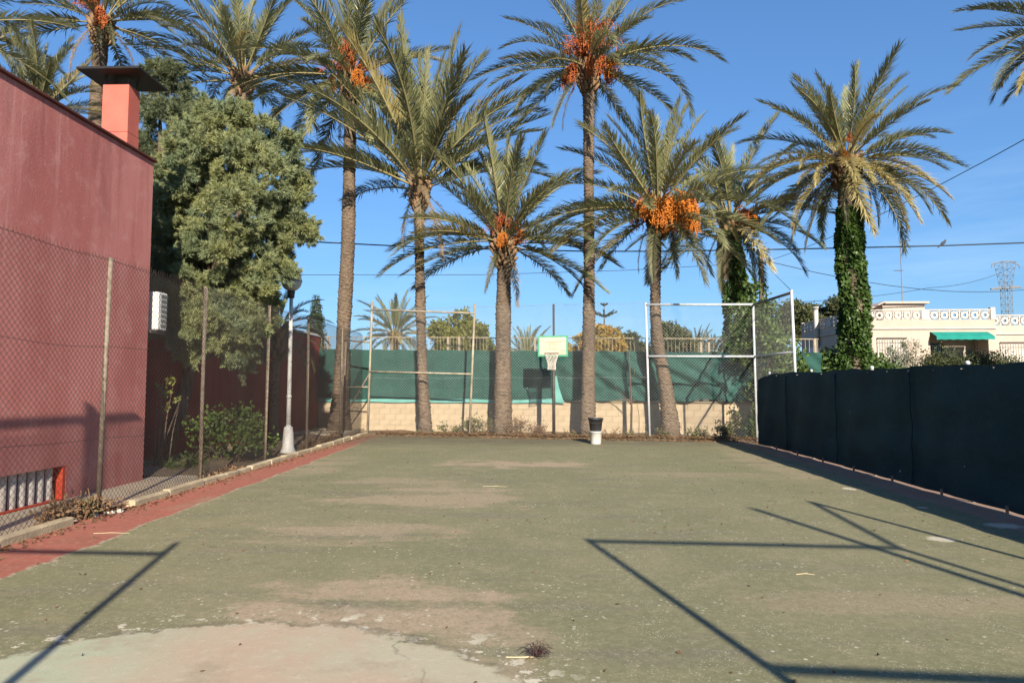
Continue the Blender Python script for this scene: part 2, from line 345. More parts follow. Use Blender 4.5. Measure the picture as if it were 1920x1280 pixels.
M['cable'] = simple('black_cable', (.02, .02, .024), (.025, .025, .03), 3, .6, .3)
M['lattice_steel'] = simple('weathered_lattice_steel', (.22, .21, .20), (.17, .16, .15), 2, .7, .3)
M['bark'] = simple('pine_bark', (.14, .10, .075), (.075, .055, .042), 5, .95, .1, .9, 18, streak=(3, 3, .7))
def palm_bark():
    k = N('palm_bark'); a = k.noise(5, 4, .7, k.mapped((1.2, 1.2, 4.5))); b_ = k.noise(14, 3, .7, k.mapped((.7, .7, 2.2))); c_ = k.noise(.7, 4, .6)
    col = k.mix(k.ramp(c_, .35, .65), (.185, .135, .095, 1), (.120, .088, .064, 1))
    col = k.mix(k.ramp(a, .5, .36, 0, .8), col, (.05, .036, .027, 1)); col = k.mix(k.ramp(b_, .55, .7, 0, .7), col, (.32, .25, .18, 1)); col = k.mix(k.ramp(b_, .44, .33, 0, .7), col, (.045, .032, .024, 1))
    k.bump(k.math('ADD', a, b_), .8, .03); return k.fin(col, .95, .1)
M['trunk'] = palm_bark()
M['stub'] = simple('cut_frond_base', (.26, .165, .095), (.14, .088, .052), 5, .9, .1, .5, 30)
M['frond'] = leafmat('palm_leaflet', (.155, .165, .074), (.255, .250, .130), 1.5, .36)
M['frond_y'] = leafmat('palm_leaflet_yellowing', (.33, .275, .110), (.40, .325, .150), 1.1, .45)
M['frond_d'] = leafmat('palm_leaflet_old', (.095, .100, .050), (.145, .135, .070), 1.1)
M['frond_dead'] = leafmat('palm_leaflet_dead', (.20, .145, .085), (.27, .205, .13), 1.1)
M['rachis'] = simple('palm_midrib', (.26, .21, .09), (.20, .17, .08), 4, .6, .3)
M['date'] = simple('ripe_date', (.60, .205, .022), (.44, .125, .014), 5, .5, .4)
M['date_red'] = simple('red_date_stalk', (.50, .135, .028), (.34, .075, .02), 5, .5, .4)
M['date_dark'] = simple('overripe_date', (.26, .10, .05), (.14, .06, .04), 5, .5, .4)
M['pine'] = leafmat('pine_needle', (.225, .235, .095), (.120, .165, .100), 1.3, .6, .12, 0)
M['pine2'] = leafmat('pine_needle_dark', (.130, .145, .066), (.075, .098, .060), 2.0, .6, .1, 0)
M['leaf'] = leafmat('bush_leaf', (.090, .135, .030), (.060, .095, .024), 2.5, .45, .25, 0)
M['ivy'] = leafmat('ivy_leaf', (.060, .105, .022), (.035, .068, .016), 2.5, .4, .2, 0)
M['leaf_y'] = leafmat('yellow_green_leaf', (.155, .155, .030), (.105, .115, .026), .5, .6, .2, 0)
M['leaf_o'] = leafmat('ochre_leaf', (.34, .20, .030), (.16, .14, .035), .75, .6, .2, 0)
M['leaf_dk'] = leafmat('dark_evergreen_leaf', (.060, .072, .028), (.090, .095, .035), .5, .6, .15, 0)
M['leaf_cy'] = leafmat('cypress_leaf', (.040, .055, .026), (.060, .075, .034), 1., .6, .1, 0)
M['leaf_gr'] = leafmat('olive_leaf', (.15, .165, .105), (.10, .12, .075), 1.5, .55, .15, 0)
M['dry'] = leafmat('dry_weed', (.210, .125, .068), (.135, .085, .050), 2.2, .9, .15, 0)
M['weed'] = leafmat('weed_leaf', (.125, .130, .045), (.095, .075, .036), 2.0, .7, .2, 0)
M['straw'] = simple('straw', (.55, .46, .30), (.45, .36, .22), 9, .8, .2)
M['litter'] = simple('fallen_leaf', (.20, .115, .06), (.10, .065, .04), 9, .9, .1)
M['dark_twig'] = simple('dark_dry_twig', (.075, .045, .04), (.045, .03, .028), 9, .9, .1)
M['bird'] = simple('dark_feather', (.05, .05, .058), (.07, .07, .08), 9, .7, .2)
M['rubble'] = simple('rubble', (.55, .50, .44), (.35, .30, .25), 9, .9, .1, .3, 30)

# ------------------------------------------------------------------ the ground
g = MB()
rings = [0, 30, 60, 150, 400, 1200]
def struct(name, mb, mat): o = mb.build(name, mat); o['kind'] = 'structure'; return o
g.add([(-1500, -1500, -.09), (1500, -1500, -.09), (1500, 1500, -.09), (-1500, 1500, -.09)], [(0, 1, 2, 3)])
struct('ground', g, M['land'])
# earth between court and walls, gently lumpy
def earth(name, x0, x1, y0, y1, nx, ny, zf, mat):
    xs = np.linspace(x0, x1, nx); ys = np.linspace(y0, y1, ny); X, Y = np.meshgrid(xs, ys); Z = zf(X, Y)
    V = np.stack([X, Y, Z], -1).reshape(-1, 3); i = np.arange((ny - 1) * nx).reshape(ny - 1, nx)[:, :-1].ravel()
    F = np.stack([i, i + 1, i + nx + 1, i + nx], 1)
    o = link(name, npmesh(name, V, F, mat, True)); o['kind'] = 'structure'; return o
rg = np.random.default_rng(5)
def lump(X, Y): return .022 * np.sin(X * 2.3 + 1.1 * np.sin(Y * 1.7)) + .018 * np.sin(Y * 3.1 + X * .8) + .012 * np.sin(X * 7.1 + Y * 5.3)
def ztop(X, Y):
    z = .03 + lump(X, Y)
    e = 20.85 - .17 * X
    z = np.where(Y < e - .45, -.075, np.where(Y < e, -.075 + (z + .075) * np.clip((Y - e + .45) / .45, 0, 1), z)); return z
earth('earth_bed', -9.2, 8.6, 18.2, 26.4, 110, 60, ztop, M['dirt'])
earth('earth_verge', -9.2, -5.78, 11.7, 20.6, 30, 60, lambda X, Y: .02 + lump(X, Y) + .10 * np.clip((-6.3 - X) / 2, 0, 1), M['dirt'])
p = MB(); p.box(-6.95, -5.62, -8, 11.9, -.085, .012); struct('path', p, M['concrete'])
p = MB(); p.box(-8.3, -6.3, 20.9, 25.0, -.08, .085); struct('path', p, M['concrete'])
# court slab with a slightly ragged far edge
ys = [-9.] ; top = []; n = 60
V = []; F = []
for i in range(n + 1):
    x = -5.62 + (12.2) * i / n; yb = 20.72 - .17 * x + random.Random(i).uniform(-.04, .04); yb = min(yb, 21.9)
    V += [(x, -9, 0), (x, yb, 0), (x, yb, -.085)]
for i in range(n):
    a = i * 3; F += [(a, a + 3, a + 4, a + 1), (a + 1, a + 4, a + 5, a + 2)]
me = bpy.data.meshes.new('court_surface'); me.from_pydata(V, [], F); me.materials.append(M['court']); me.update()
o = link('court_surface', me); o['kind'] = 'structure'
# kerb of cast concrete pieces along the left fence
kx = lambda y: -5.43 - .0157 * y
kerb = empty('kerb', (kx(0), 0, 0)); kerb['kind'] = 'structure'
rr = random.Random(8); y = 1.0
while y < 21.9:
    ln = rr.uniform(.75, 1.2)
    if not (8.25 < y + ln / 2 < 8.6):
        b = MB(); h = .085 + rr.uniform(-.012, .014); w = .062
        b.bbox(-w, w, .006, min(ln, 21.95 - y) - .006, -.08, h, .016)
        o = b.build('kerb_stone', M['kerb'], kerb, loc=(kx(y) - kx(0) + rr.uniform(-.012, .012), y, 0)); o.rotation_euler = (rr.uniform(-.008, .008), rr.uniform(-.03, .03), .0157 + rr.uniform(-.008, .008))
    y += ln

# ------------------------------------------------------------------ red building on the left
BX = lambda y: -6.68 - .018 * y
bd = empty('red_building', (-6.8, 9, 0), 'faded red rendered building with chimney and low louvred opening beside the court', 'building')
bd.rotation_euler = (0, 0, .018)
bo = (-6.8 + .0, 9, 0)
def bb(mb, name, mat, parent=bd, **k): return mb.build(name, mat, parent, **k)
# local frame: x=0 outer face, y from -9 to 2.28
T = 5.56
w = MB()
w.box(-6, 0, .36, 2.28, -.1, T); w.box(-6, 0, -16, .36, .49, T); w.box(-6, 0, -16, .36, -.1, -.0); w.box(-6, -.34, -16, .36, 0, .49); w.box(-6, 0, -16.4, -16, -.1, T)
bb(w, 'wall', M['red'])
w = MB(); w.box(-.34, -.004, .30, .358, .002, .488); bb(w, 'reveal', M['reveal'])
w = MB(); w.box(-.34, .012, -4, .30, .0, .03); bb(w, 'sill', M['reveal'])
for i in range(11):       # curved fibre cement louvres
    yc = .17 - i * .165; s_ = MB(); n = 7
    vs = []
    for z in (.032, .486):
        for q in range(n):
            t = q / (n - 1); a = R(-65 + 150 * t)
            vs.append((-.10 - .075 * math.cos(a) + .02, yc + .07 * math.sin(a) - .01, z))
        for q in range(n - 1, -1, -1):
            t = q / (n - 1); a = R(-65 + 150 * t)
            vs.append((-.10 - .058 * math.cos(a) + .02, yc + .053 * math.sin(a) - .01, z))
    m2 = 2 * n
    fs = [(q, (q + 1) % m2, m2 + (q + 1) % m2, m2 + q) for q in range(m2)]
    vs = [(-(x + .16) + -.0 - .06, y_, z) for x, y_, z in vs]
    fs += [(q, m2 - 1 - q, m2 - 2 - q, q + 1) for q in range(n - 1)] + [(m2 + q, m2 + q + 1, m2 + m2 - 2 - q, m2 + m2 - 1 - q) for q in range(n - 1)]
    s_.add(vs, fs); bb(s_, 'slat', M['slat'], smooth=False)
rt = MB(); rt.bbox(-6.1, .045, -16.3, 2.33, T + .002, T + .05, .012); rt = bb(rt, 'roof', M['rooftrim'])
ch = MB(); ch.bbox(-.74, -.27, 1.92, 2.26, T + .052, 5.98, .006); ch.bbox(-.735, -.275, 1.925, 2.255, 5.985, 6.82, .006); ch = bb(ch, 'chimney', M['orange_red'])
c2 = MB(); c2.bbox(-1.02, .06, 1.64, 2.55, 6.965, 7.01, .006); bb(c2, 'chimney_cap', M['soot'], ch)
for dx, dy in ((-.70, 1.96), (-.31, 1.96), (-.70, 2.22), (-.31, 2.22)):
    c2 = MB(); c2.box(dx - .012, dx + .012, dy - .012, dy + .012, 6.815, 6.968); bb(c2, 'cap_support', M['dark_steel'], ch)
# air conditioner on the rear wall by the corner
ac = empty('air_conditioner', (-7.21, 11.6, 2.55), 'white air conditioning unit on the rear wall of the red building', 'air conditioner')
a = MB(); a.bbox(-.42, .42, -.12, .17, .06, .74, .02); a.build('casing', M['plastic_white'], ac)
for i in range(7):
    a = MB(); z = .12 + i * .088; a.box(.4195, .432, -.04, .15, z, z + .05); a.build('grille_slot', M['grille'], ac)
a = MB(); a.box(-.36, -.32, -.24, .2, 0, .058); a.box(.34, .38, -.24, .2, 0, .058); a.build('bracket', M['dark_steel'], ac)
# low deep red outbuilding further along
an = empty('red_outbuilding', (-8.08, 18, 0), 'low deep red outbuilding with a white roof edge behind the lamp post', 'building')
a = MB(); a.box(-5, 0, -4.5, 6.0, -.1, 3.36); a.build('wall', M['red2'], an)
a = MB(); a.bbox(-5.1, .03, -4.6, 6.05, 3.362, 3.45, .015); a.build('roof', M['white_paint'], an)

# ------------------------------------------------------------------ chain link
def chainlink(A, B, z0, z1, pitch, r, mat, name, parent, seed=0, sag=.012, clip=None):
    A = np.array(A, float); B = np.array(B, float); Ln = np.linalg.norm(B - A); d = (B - A) / Ln; nrm = np.array([-d[1], d[0]])
    nw = int(Ln / pitch); h = pitch * 2.15; ns = int((z1 - z0) / (h / 2)); rgl = np.random.default_rng(seed)
    s0 = (np.arange(nw) + .5) * pitch
    kk = np.arange(ns + 1)
    s = s0[:, None] + np.where((kk[None] + np.arange(nw)[:, None]) % 2 == 0, -pitch / 2, pitch / 2) * 1.02
    z = z0 + kk[None] * h / 2 + np.zeros_like(s)
    off = sag * np.sin(s * 1.7 + z * 1.3) + sag * .8 * np.sin(s * .63 - z * 2.1) + np.where(kk % 2 == 0, .0015, -.0015)[None]
    z = z + .014 * np.sin(s * 2.1) + .01 * np.sin(s * 5.3 + z)
    s = s + .006 * np.sin(z * 6 + s)
    P = np.stack([A[0] + d[0] * s + nrm[0] * off, A[1] + d[1] * s + nrm[1] * off, z], -1)     # nw, ns+1, 3
    ring = [np.array([nrm[0] * r, nrm[1] * r, 0]), np.array([-nrm[0] * r * .5 + d[0] * r * .87, -nrm[1] * r * .5 + d[1] * r * .87, 0]), np.array([-nrm[0] * r * .5 - d[0] * r * .87, -nrm[1] * r * .5 - d[1] * r * .87, 0])]
    V = np.stack([P + q for q in ring], 2).reshape(-1, 3)
    i = (np.arange(nw)[:, None] * (ns + 1) + np.arange(ns)[None]).ravel() * 3
    F = np.concatenate([np.stack([i + a, i + (a + 1) % 3, i + 3 + (a + 1) % 3, i + 3 + a], 1) for a in range(3)])
    o = link(name, npmesh(name, V, F, mat), parent); o['kind'] = 'stuff'; return o

FX = lambda y: -5.56 - .0165 * y
lf = empty('chain_link_fence', (FX(8), 8, 0), 'long rusty chain link fence with thin steel posts along the red building', 'fence')
def LFp(x, y, z): return (x - FX(8), y - 8, z)
for i, y in enumerate((5.75, 8.45, 11.1, 13.85, 16.45, 19.35)):
    x = FX(y); b = MB(); lean = (-.02, .03, .0, .02, -.01, .015)[i]
    b.tube([LFp(x, y, -.08), LFp(x + lean * .5, y, 1.6), LFp(x + lean, y + .01, 3.31)], .032, 10); b.build('post', M['rust_post'], lf, True)
for i, zz in enumerate((.95, 2.15, 3.27)):
    b = MB(); pts = []
    for q in range(70):
        y = 5.5 + (21.7 - 5.5) * q / 69; pts.append(LFp(FX(y) + .012, y, zz + .03 * math.sin(y * 1.15 + i * 2) * (i < 2) + .012 * math.sin(y * 3.1)))
    b.tube(pts, .0035 if i < 2 else .003, 5); b.build('tension_wire', M['wire'], lf)
ml = chainlink((FX(-1) + .03 - FX(8), -9), (FX(21.7) + .03 - FX(8), 13.7), .06, 3.29, .039, .0030, M['wire'], 'wire_mesh', lf, 2)
b = MB(); rw = random.Random(4); y = 5.5
while y < 21.6:       # cut wire ends standing up along the top
    x = FX(y) + .03; b.tube([LFp(x, y, 3.27), LFp(x + rw.uniform(-.01, .01), y + rw.uniform(-.015, .015), 3.33 + rw.uniform(0, .02))], .0022, 3, False); y += .062
o = b.build('wire_ends', M['wire'], lf); o['kind'] = 'stuff'

# far end ball stop fence
BY = lambda x: 20.9 - .17 * x
fb = empty('ball_stop_fence', (-2.3, BY(-2.3), 0), 'beige tubular ball stop frame and wire mesh behind the left half of the court', 'fence')
def FB(x, z, dy=0): return (x + 2.3, BY(x) + dy - BY(-2.3), z)
def tube_part(parent, name, pts, r, mat, n=10): b = MB(); b.tube(pts, r, n); return b.build(name, mat, parent, True)
tube_part(fb, 'post', [FB(-5.73, -.1), FB(-5.62, 4.42)], .036, M['beige_tube'])
tube_part(fb, 'post', [FB(-2.3, -.1), FB(-2.13, 4.24)], .036, M['beige_tube'])
tube_part(fb, 'post', [FB(.40, -.1, .12), FB(.39, 4.17, .12)], .036, M['dark_steel'])
tube_part(fb, 'rail', [FB(-5.66, 4.12, -.03), FB(-2.12, 3.92, -.03)], .03, M['beige_tube'])
tube_part(fb, 'rail', [FB(-5.70, 2.07, -.03), FB(-2.2, 1.97, -.03)], .03, M['beige_tube'])
tube_part(fb, 'post', [FB(-6.63, -.1, .1), FB(-6.56, 3.05, .1)], .03, M['rust_post'])
tube_part(fb, 'rail', [FB(-6.62, 3.13, .1), FB(-5.65, 3.03)], .03, M['rust_post'])
tube_part(fb, 'rail', [FB(-6.62, 1.55, .1), FB(-5.7, 1.56)], .022, M['beige_tube'])
tube_part(fb, 'brace', [FB(-6.9, .25, .5), FB(-5.7, 2.0, .05)], .022, M['rust_post'])
chainlink(FB(-5.7, 0, .03)[:2], FB(3.2, 0, .03)[:2], .1, 4.16, .046, .0030, M['wire_galv'], 'wire_mesh', fb, 3, .02)
chainlink(FB(-6.6, 0, .1)[:2], FB(-5.75, 0, .03)[:2], .1, 3.0, .046, .0028, M['wire'], 'wire_mesh', fb, 4, .02)
for zz in (.35, 1.85, 4.14):
    tube_part(fb, 'tension_wire', [FB(-5.7 + 8.9 * q / 30, zz + .02 * math.sin(q * 1.3), .035) for q in range(31)], .003, M['wire_galv'], 4)

fr = empty('ball_stop_fence', (3.25, BY(3.25), 0), 'silver galvanised ball stop frame with wire mesh at the far right corner', 'fence')
def FR(x, z, dy=0): return (x - 3.25, BY(x) + dy - BY(3.25), z)
tube_part(fr, 'post', [FR(3.25, -.1), FR(3.18, 4.13)], .034, M['galv'])
tube_part(fr, 'post', [FR(6.26, -.1), FR(6.24, 4.02)], .034, M['galv'])
tube_part(fr, 'post', [(6.12 - 3.25, 16.3 - BY(3.25), -.1), (6.05 - 3.25, 16.3 - BY(3.25), 3.92)], .034, M['galv'])
tube_part(fr, 'rail', [FR(3.19, 4.06, -.03), FR(6.24, 3.99, -.03)], .034, M['galv'])
tube_part(fr, 'rail', [FR(3.22, 2.49, -.03), FR(6.25, 2.46, -.03)], .034, M['galv'])
tube_part(fr, 'rail', [FR(6.24, 3.98), (6.05 - 3.25, 16.3 - BY(3.25), 3.86)], .034, M['dark_steel'])
tube_part(fr, 'rail', [FR(6.25, 2.46), (6.07 - 3.25, 16.3 - BY(3.25), 2.42)], .03, M['galv'])
chainlink(FR(3.24, 0, .03)[:2], FR(6.24, 0, .03)[:2], .1, 4.0, .046, .0030, M['wire_galv'], 'wire_mesh', fr, 5, .025)
chainlink(FR(6.24, 0, 0)[:2], (6.08 - 3.25, 16.3 - BY(3.25)), .1, 3.9, .046, .0018, M['wire_galv'], 'wire_mesh', fr, 6, .02)

# frames of the near end, behind the viewer: they throw the bars of shade on the court
nr = empty('ball_stop_fence', (2.6, -.8, 0), 'tubular ball stop frame behind the viewer whose bars shade the right of the court', 'fence')
def rel(o, *pts): return [tuple(a - b for a, b in zip(q, o)) for q in pts]
for pp in (((2.61, -.8, -.1), (2.61, -.8, 4.07)), ((5.73, -1.04, -.1), (5.73, -1.04, 4.1)), ((5.89, 1.68, -.1), (5.89, 1.68, 4.05))):
    tube_part(nr, 'post', rel((2.6, -.8, 0), *pp), .036, M['galv'])
for pp in (((2.61, -.8, 4.03), (5.73, -1.04, 4.07)), ((2.61, -.8, 2.45), (5.73, -1.04, 2.45)), ((5.73, -1.04, 4.07), (5.89, 1.68, 4.02))):
    tube_part(nr, 'rail', rel((2.6, -.8, 0), *pp), .036, M['galv'])
o = MB(); o.tube([(0, 0, -.1), (0, 0, 5.7)], .05, 12); o.tube([(0, 0, 5.68), (0, 0, 5.74)], [.055, .03], 12)
prop(o.build('steel_pole', M['galv'], None, True, loc=(5.8, -2.2, 0)), 'tall steel pole behind the viewer casting the longest shadow line', 'pole')
nl = empty('ball_stop_fence', (-1.67, -1.17, 0), 'tubular ball stop frame behind the viewer shading the left of the court', 'fence')
Q = (-1.67, -1.17, 0)
for pp in (((-1.67, -1.17, -.1), (-1.67, -1.17, 4.08)), ((-5.5, -1.1, -.1), (-5.5, -1.1, 4.08)), ((-5.56, 5.1, -.1), (-5.56, 5.1, 3.72))):
    tube_part(nl, 'post', rel(Q, *pp), .036, M['beige_tube'])
for pp in (((-1.67, -1.17, 3.85), (-5.5, -1.1, 3.87)), ((-5.5, -1.1, 3.5), (-5.58, 6.3, 3.5))):
    tube_part(nl, 'rail', rel(Q, *pp), .036, M['beige_tube'])

# ------------------------------------------------------------------ block wall, cloth and railing at the far end
WY = lambda x: 22.6 - .17 * x
ang = -math.atan(.17); ca, sa = math.cos(ang), math.sin(ang)
wl = empty('block_wall', (-8.7, WY(-8.7), 0), 'low cream block wall running behind the palm trunks', 'wall'); wl.rotation_euler = (0, 0, ang)
LEN = 17.6
b = MB(); b.box(-.1, LEN, .012, .2, -.1, 1.05); b.build('core', M['mortar'], wl)
bm_ = MB(); bm_.bbox(0, .392, 0, .05, 0, .194, .004); me = bpy.data.meshes.new('block'); me.from_pydata(bm_.v, [], bm_.f); me.materials.append(M['block']); me.update()
rb = random.Random(6)
for r_ in range(5):
    for c_ in range(44):
        x = c_ * .4 - (.2 if r_ % 2 else 0)
        if x < -.05 or x + .392 > LEN: continue
        o = link('block', me, wl, (x, rb.uniform(-.004, .003), r_ * .2 + .004))
b = MB(); b.bbox(-.1, LEN, -.03, .22, 1.052, 1.09, .008); b.build('coping', M['mortar'], wl)
# railing on top
rl = empty('metal_railing', (-8.7, WY(-8.7), 1.09), 'cream metal railing of thin bars standing on the block wall', 'railing'); rl.rotation_euler = (0, 0, ang)
def rz(x): return 2.30 - .019 * x
b = MB(); b.tube([(0, .1, rz(0)), (LEN, .1, rz(LEN))], .017, 6); b.build('top_rail', M['cream_metal'], rl)
b = MB(); b.tube([(0, .1, .35), (LEN, .1, .3)], .02, 6); b.build('bottom_rail', M['cream_metal'], rl)
b = MB(); x = .05
while x < LEN: b.box(x - .0055, x + .0055, .094, .106, 0.02, rz(x)); x += .12
o = b.build('bars', M['cream_metal'], rl); o['kind'] = 'stuff'
for x in (.05, .9, 5.5, 5.9, 8.6, 12.0, 14.05, 14.3, 14.7, 17.5):
    b = MB(); b.box(x - .035, x + .035, .07, .13, -.0, rz(x) + .02); b.build('rail_post', M['cream_metal'], rl)
# green shade cloth, taut on the left, slack and folded on the right
def cloth(name, x0, x1, zlo, zhi, amp, mat, parent, nx=260, nz=26, off=-.07):
    xs = np.linspace(x0, x1, nx); ts = np.linspace(0, 1, nz); X, Tt = np.meshgrid(xs, ts)
    lo = np.array([zlo(x) for x in xs]); hi = np.array([zhi(x) for x in xs]); Z = lo[None] * (1 - Tt) + hi[None] * Tt
    k = np.clip((X - 9.2) / 1.2, 0, 1)
    d = .010 * np.sin(X * 3.3 + Z * 2) + .008 * np.sin(X * 9 + 2 * np.sin(Z * 3))
    ph = (X * .9 + Z * 1.35)
    folds = .06 * np.sin(ph * 3.1 + .7 * np.sin(X * 1.3)) + .035 * np.sin(ph * 7.3 + 1.3 * np.sin(X * 2.1)) + .045 * np.sin((X * 1.1 - Z * .9) * 4.1 + 1) * np.clip(np.sin(X * .8), 0, 1)
    Yv = off + d * amp - np.abs(folds) * k * 2.0
    V = np.stack([X, Yv, Z], -1).reshape(-1, 3); i = np.arange((nz - 1) * nx).reshape(nz - 1, nx)[:, :-1].ravel()
    F = np.stack([i, i + 1, i + nx + 1, i + nx], 1)
    V2 = V + np.array([0, .006, 0]); n0 = len(V)
    return link(name, npmesh(name, np.concatenate([V, V2]), np.concatenate([F, F[:, ::-1] + n0]), mat, True), parent)
sc = empty('shade_cloth', (-8.7, WY(-8.7), 0), 'green shade cloth stretched along the railing above the block wall', 'shade cloth'); sc.rotation_euler = (0, 0, ang)
rc = np.random.default_rng(11)
cloth('sheet', -.02, LEN, lambda x: 1.13 + .02 * math.sin(x * 2.3) + (.03 * math.sin(x * 5) if x > 9 else 0) - (.0 if x < 15.6 else (x - 15.6) * .45), lambda x: 2.93 - .018 * x + .012 * math.sin(x * 7), 1., M['net_green'], sc)
cloth('bleached_hem', .05, 9.6, lambda x: 1.015 + .012 * math.sin(x * 3.1), lambda x: 1.14 + .02 * math.sin(x * 2.3) + .012 * math.sin(x * 9), .6, M['net_hem'], sc, 120, 4, -.062)
b = MB(); b.add([(9.32, -.11, 1.03), (9.60, -.11, 1.05), (9.44, -.115, 1.55), (9.36, -.12, 1.95), (9.30, -.115, 1.9), (9.32, -.105, 1.03), (9.60, -.105, 1.05), (9.44, -.11, 1.55), (9.36, -.115, 1.95), (9.30, -.11, 1.9)], [(0, 1, 2, 3, 4), (9, 8, 7, 6, 5)]); b.build('torn_flap', M['net_hem'], sc)

# dark windbreak fence on the right
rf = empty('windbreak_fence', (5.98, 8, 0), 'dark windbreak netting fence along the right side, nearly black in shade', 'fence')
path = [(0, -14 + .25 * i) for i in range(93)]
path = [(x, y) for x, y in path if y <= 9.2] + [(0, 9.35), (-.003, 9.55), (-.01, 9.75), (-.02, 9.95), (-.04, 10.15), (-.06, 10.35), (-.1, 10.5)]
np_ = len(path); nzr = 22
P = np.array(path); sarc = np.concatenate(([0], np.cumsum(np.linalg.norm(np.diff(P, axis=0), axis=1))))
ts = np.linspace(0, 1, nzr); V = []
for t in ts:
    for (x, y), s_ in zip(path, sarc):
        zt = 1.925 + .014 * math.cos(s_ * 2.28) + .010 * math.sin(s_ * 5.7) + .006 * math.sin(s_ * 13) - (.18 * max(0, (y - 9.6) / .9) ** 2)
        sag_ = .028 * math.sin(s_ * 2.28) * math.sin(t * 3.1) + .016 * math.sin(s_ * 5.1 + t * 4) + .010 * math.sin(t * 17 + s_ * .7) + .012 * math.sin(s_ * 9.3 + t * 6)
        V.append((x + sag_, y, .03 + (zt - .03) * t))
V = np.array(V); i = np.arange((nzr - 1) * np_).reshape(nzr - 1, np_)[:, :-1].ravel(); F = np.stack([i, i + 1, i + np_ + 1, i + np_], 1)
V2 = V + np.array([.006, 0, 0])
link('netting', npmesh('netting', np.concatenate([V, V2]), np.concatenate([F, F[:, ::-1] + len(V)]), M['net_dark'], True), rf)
for i in range(9):
    y = 10.0 - 2.75 * i
    tube_part(rf, 'post', [(.07, y, -.1), (.07, y, 1.93)], .028, M['galv'])
    b = MB(); b.lathe([(.0, 1.985), (.022, 1.98), (.033, 1.96), (.033, 1.93), (.0, 1.925)], 10, (.07, y, 0)); b.build('post_cap', M['galv'], rf, True)
for i in range(9):
    y = 9.3 - 1.4 * i; b = MB(); b.bbox(-.05, -.02, y, y + .03, -.02, .10, .004); b.build('ground_peg', M['rust_post'], rf)
tube_part(rf, 'top_wire', [(.04, y, 1.9) for y in (-13.9, 0, 10.1)], .004, M['wire'], 4)

for i in range(8):       # overlapping joins between lengths of netting, laced with ties
    y = 8.6 - 2.75 * i; b = MB(); b.tube([(-.022 - .012 * math.sin(t_ * 3 + i), y + .012 * math.sin(t_ * 5 + i), .05 + 1.83 * t_ / 6) for t_ in range(7)], [.016] * 7, 5); b.build('seam', M['net_dark'], rf, True)
for i in range(26):
    y = 9.9 - .68 * i; b = MB(); b.bbox(-.035, .05, y, y + .012, 1.86, 1.875, .003); b.build('cable_tie', M['grille'], rf)

# ------------------------------------------------------------------ basketball hoop
hp = empty('basketball_hoop', (.38, BY(.38) - .06, 0), 'basketball hoop with small white green-edged backboard on a dark pole', 'basketball hoop'); hp.rotation_euler = (0, 0, -.16)
tube_part(hp, 'pole', [(0, 0, -.1), (0, 0, 3.0)], .048, M['dark_steel'], 14)
bd_ = MB(); bd_.bbox(-.47, .47, -.165, -.14, 2.50, 3.15, .004); bd_ = bd_.build('backboard', M['board_green'], hp)
for i in range(4):
    b = MB(); z = 2.555 + i * .1355; b.bbox(-.415, .415, -.178, -.1655, z, z + .133, .003); b.build('plank', M['board'], bd_)
for (x0, x1, z0, z1) in ((-.11, .11, 2.90, 2.93), (-.11, .11, 2.70, 2.73), (-.11, -.08, 2.73, 2.90), (.08, .11, 2.73, 2.90), (-.04, .04, 2.80, 2.83)):
    b = MB(); b.box(x0, x1, -.1815, -.179, z0, z1); b.build('target_mark', M['faded_orange'], bd_)
b = MB(); b.tube([(0, -.02, 2.62), (0, -.14, 2.62)], .025, 6); b.tube([(0, -.03, 2.2), (0, -.14, 2.56)], .015, 6); b.tube([(0, -.02, 2.95), (0, -.14, 2.95)], .02, 6); b.build('bracket', M['dark_steel'], hp)
b = MB(); rc_ = (0, -.43, 2.585)
b.tube([(rc_[0] + .215 * math.cos(t * math.pi / 16), rc_[1] + .215 * math.sin(t * math.pi / 16), rc_[2]) for t in range(33)], .011, 6); b.tube([(-.06, -.18, 2.585), (-.06, -.235, 2.585)], .01, 5); b.tube([(.06, -.18, 2.585), (.06, -.235, 2.585)], .01, 5)
b.build('rim', M['rim'], hp)
b = MB(); prof = [(.212, 0), (.195, -.07), (.170, -.15), (.145, -.23), (.125, -.31), (.118, -.40), (.125, -.50)]
ns = 12
for s_ in range(ns):
    for sg in (1, -1):
        pts = []
        for i, (r_, z) in enumerate(prof):
            a = 2 * math.pi * (s_ + sg * .5 * (i % 2)) / ns
            pts.append((rc_[0] + r_ * math.cos(a), rc_[1] + r_ * math.sin(a), rc_[2] + z))
        b.tube(pts, .0075, 4, False)
b.build('net', M['cord'], hp)

# buckets
b = MB(); b.lathe([(0, .0), (.135, .0), (.142, .012), (.172, .33), (.182, .332), (.182, .352), (.165, .352), (.16, .34), (.135, .02), (0, .02)], 28)
o = b.build('white_bucket', M['plastic_white'], None, True, loc=(1.5, 18.68, .002)); prop(o, 'white plastic bucket standing on the court under the black one', 'bucket')
b = MB(); b.lathe([(0, 0), (.150, 0), (.158, .012), (.196, .32), (.215, .325), (.215, .36), (.196, .36), (.19, .345), (.148, .02), (0, .02)], 28)
o = b.build('black_bucket', M['plastic_black'], None, True, loc=(1.5, 18.68, .356)); hd = MB(); hd.tube([(.214 * math.cos(R(a)), -.06 + .0 - .19 * math.sin(R(a)) , .325 - .11 * math.sin(R(a))) for a in range(0, 181, 15)], .005, 5); hd.build('handle', M['dark_steel'], o, True); prop(o, 'black plastic bucket stacked on top of the white one', 'bucket')

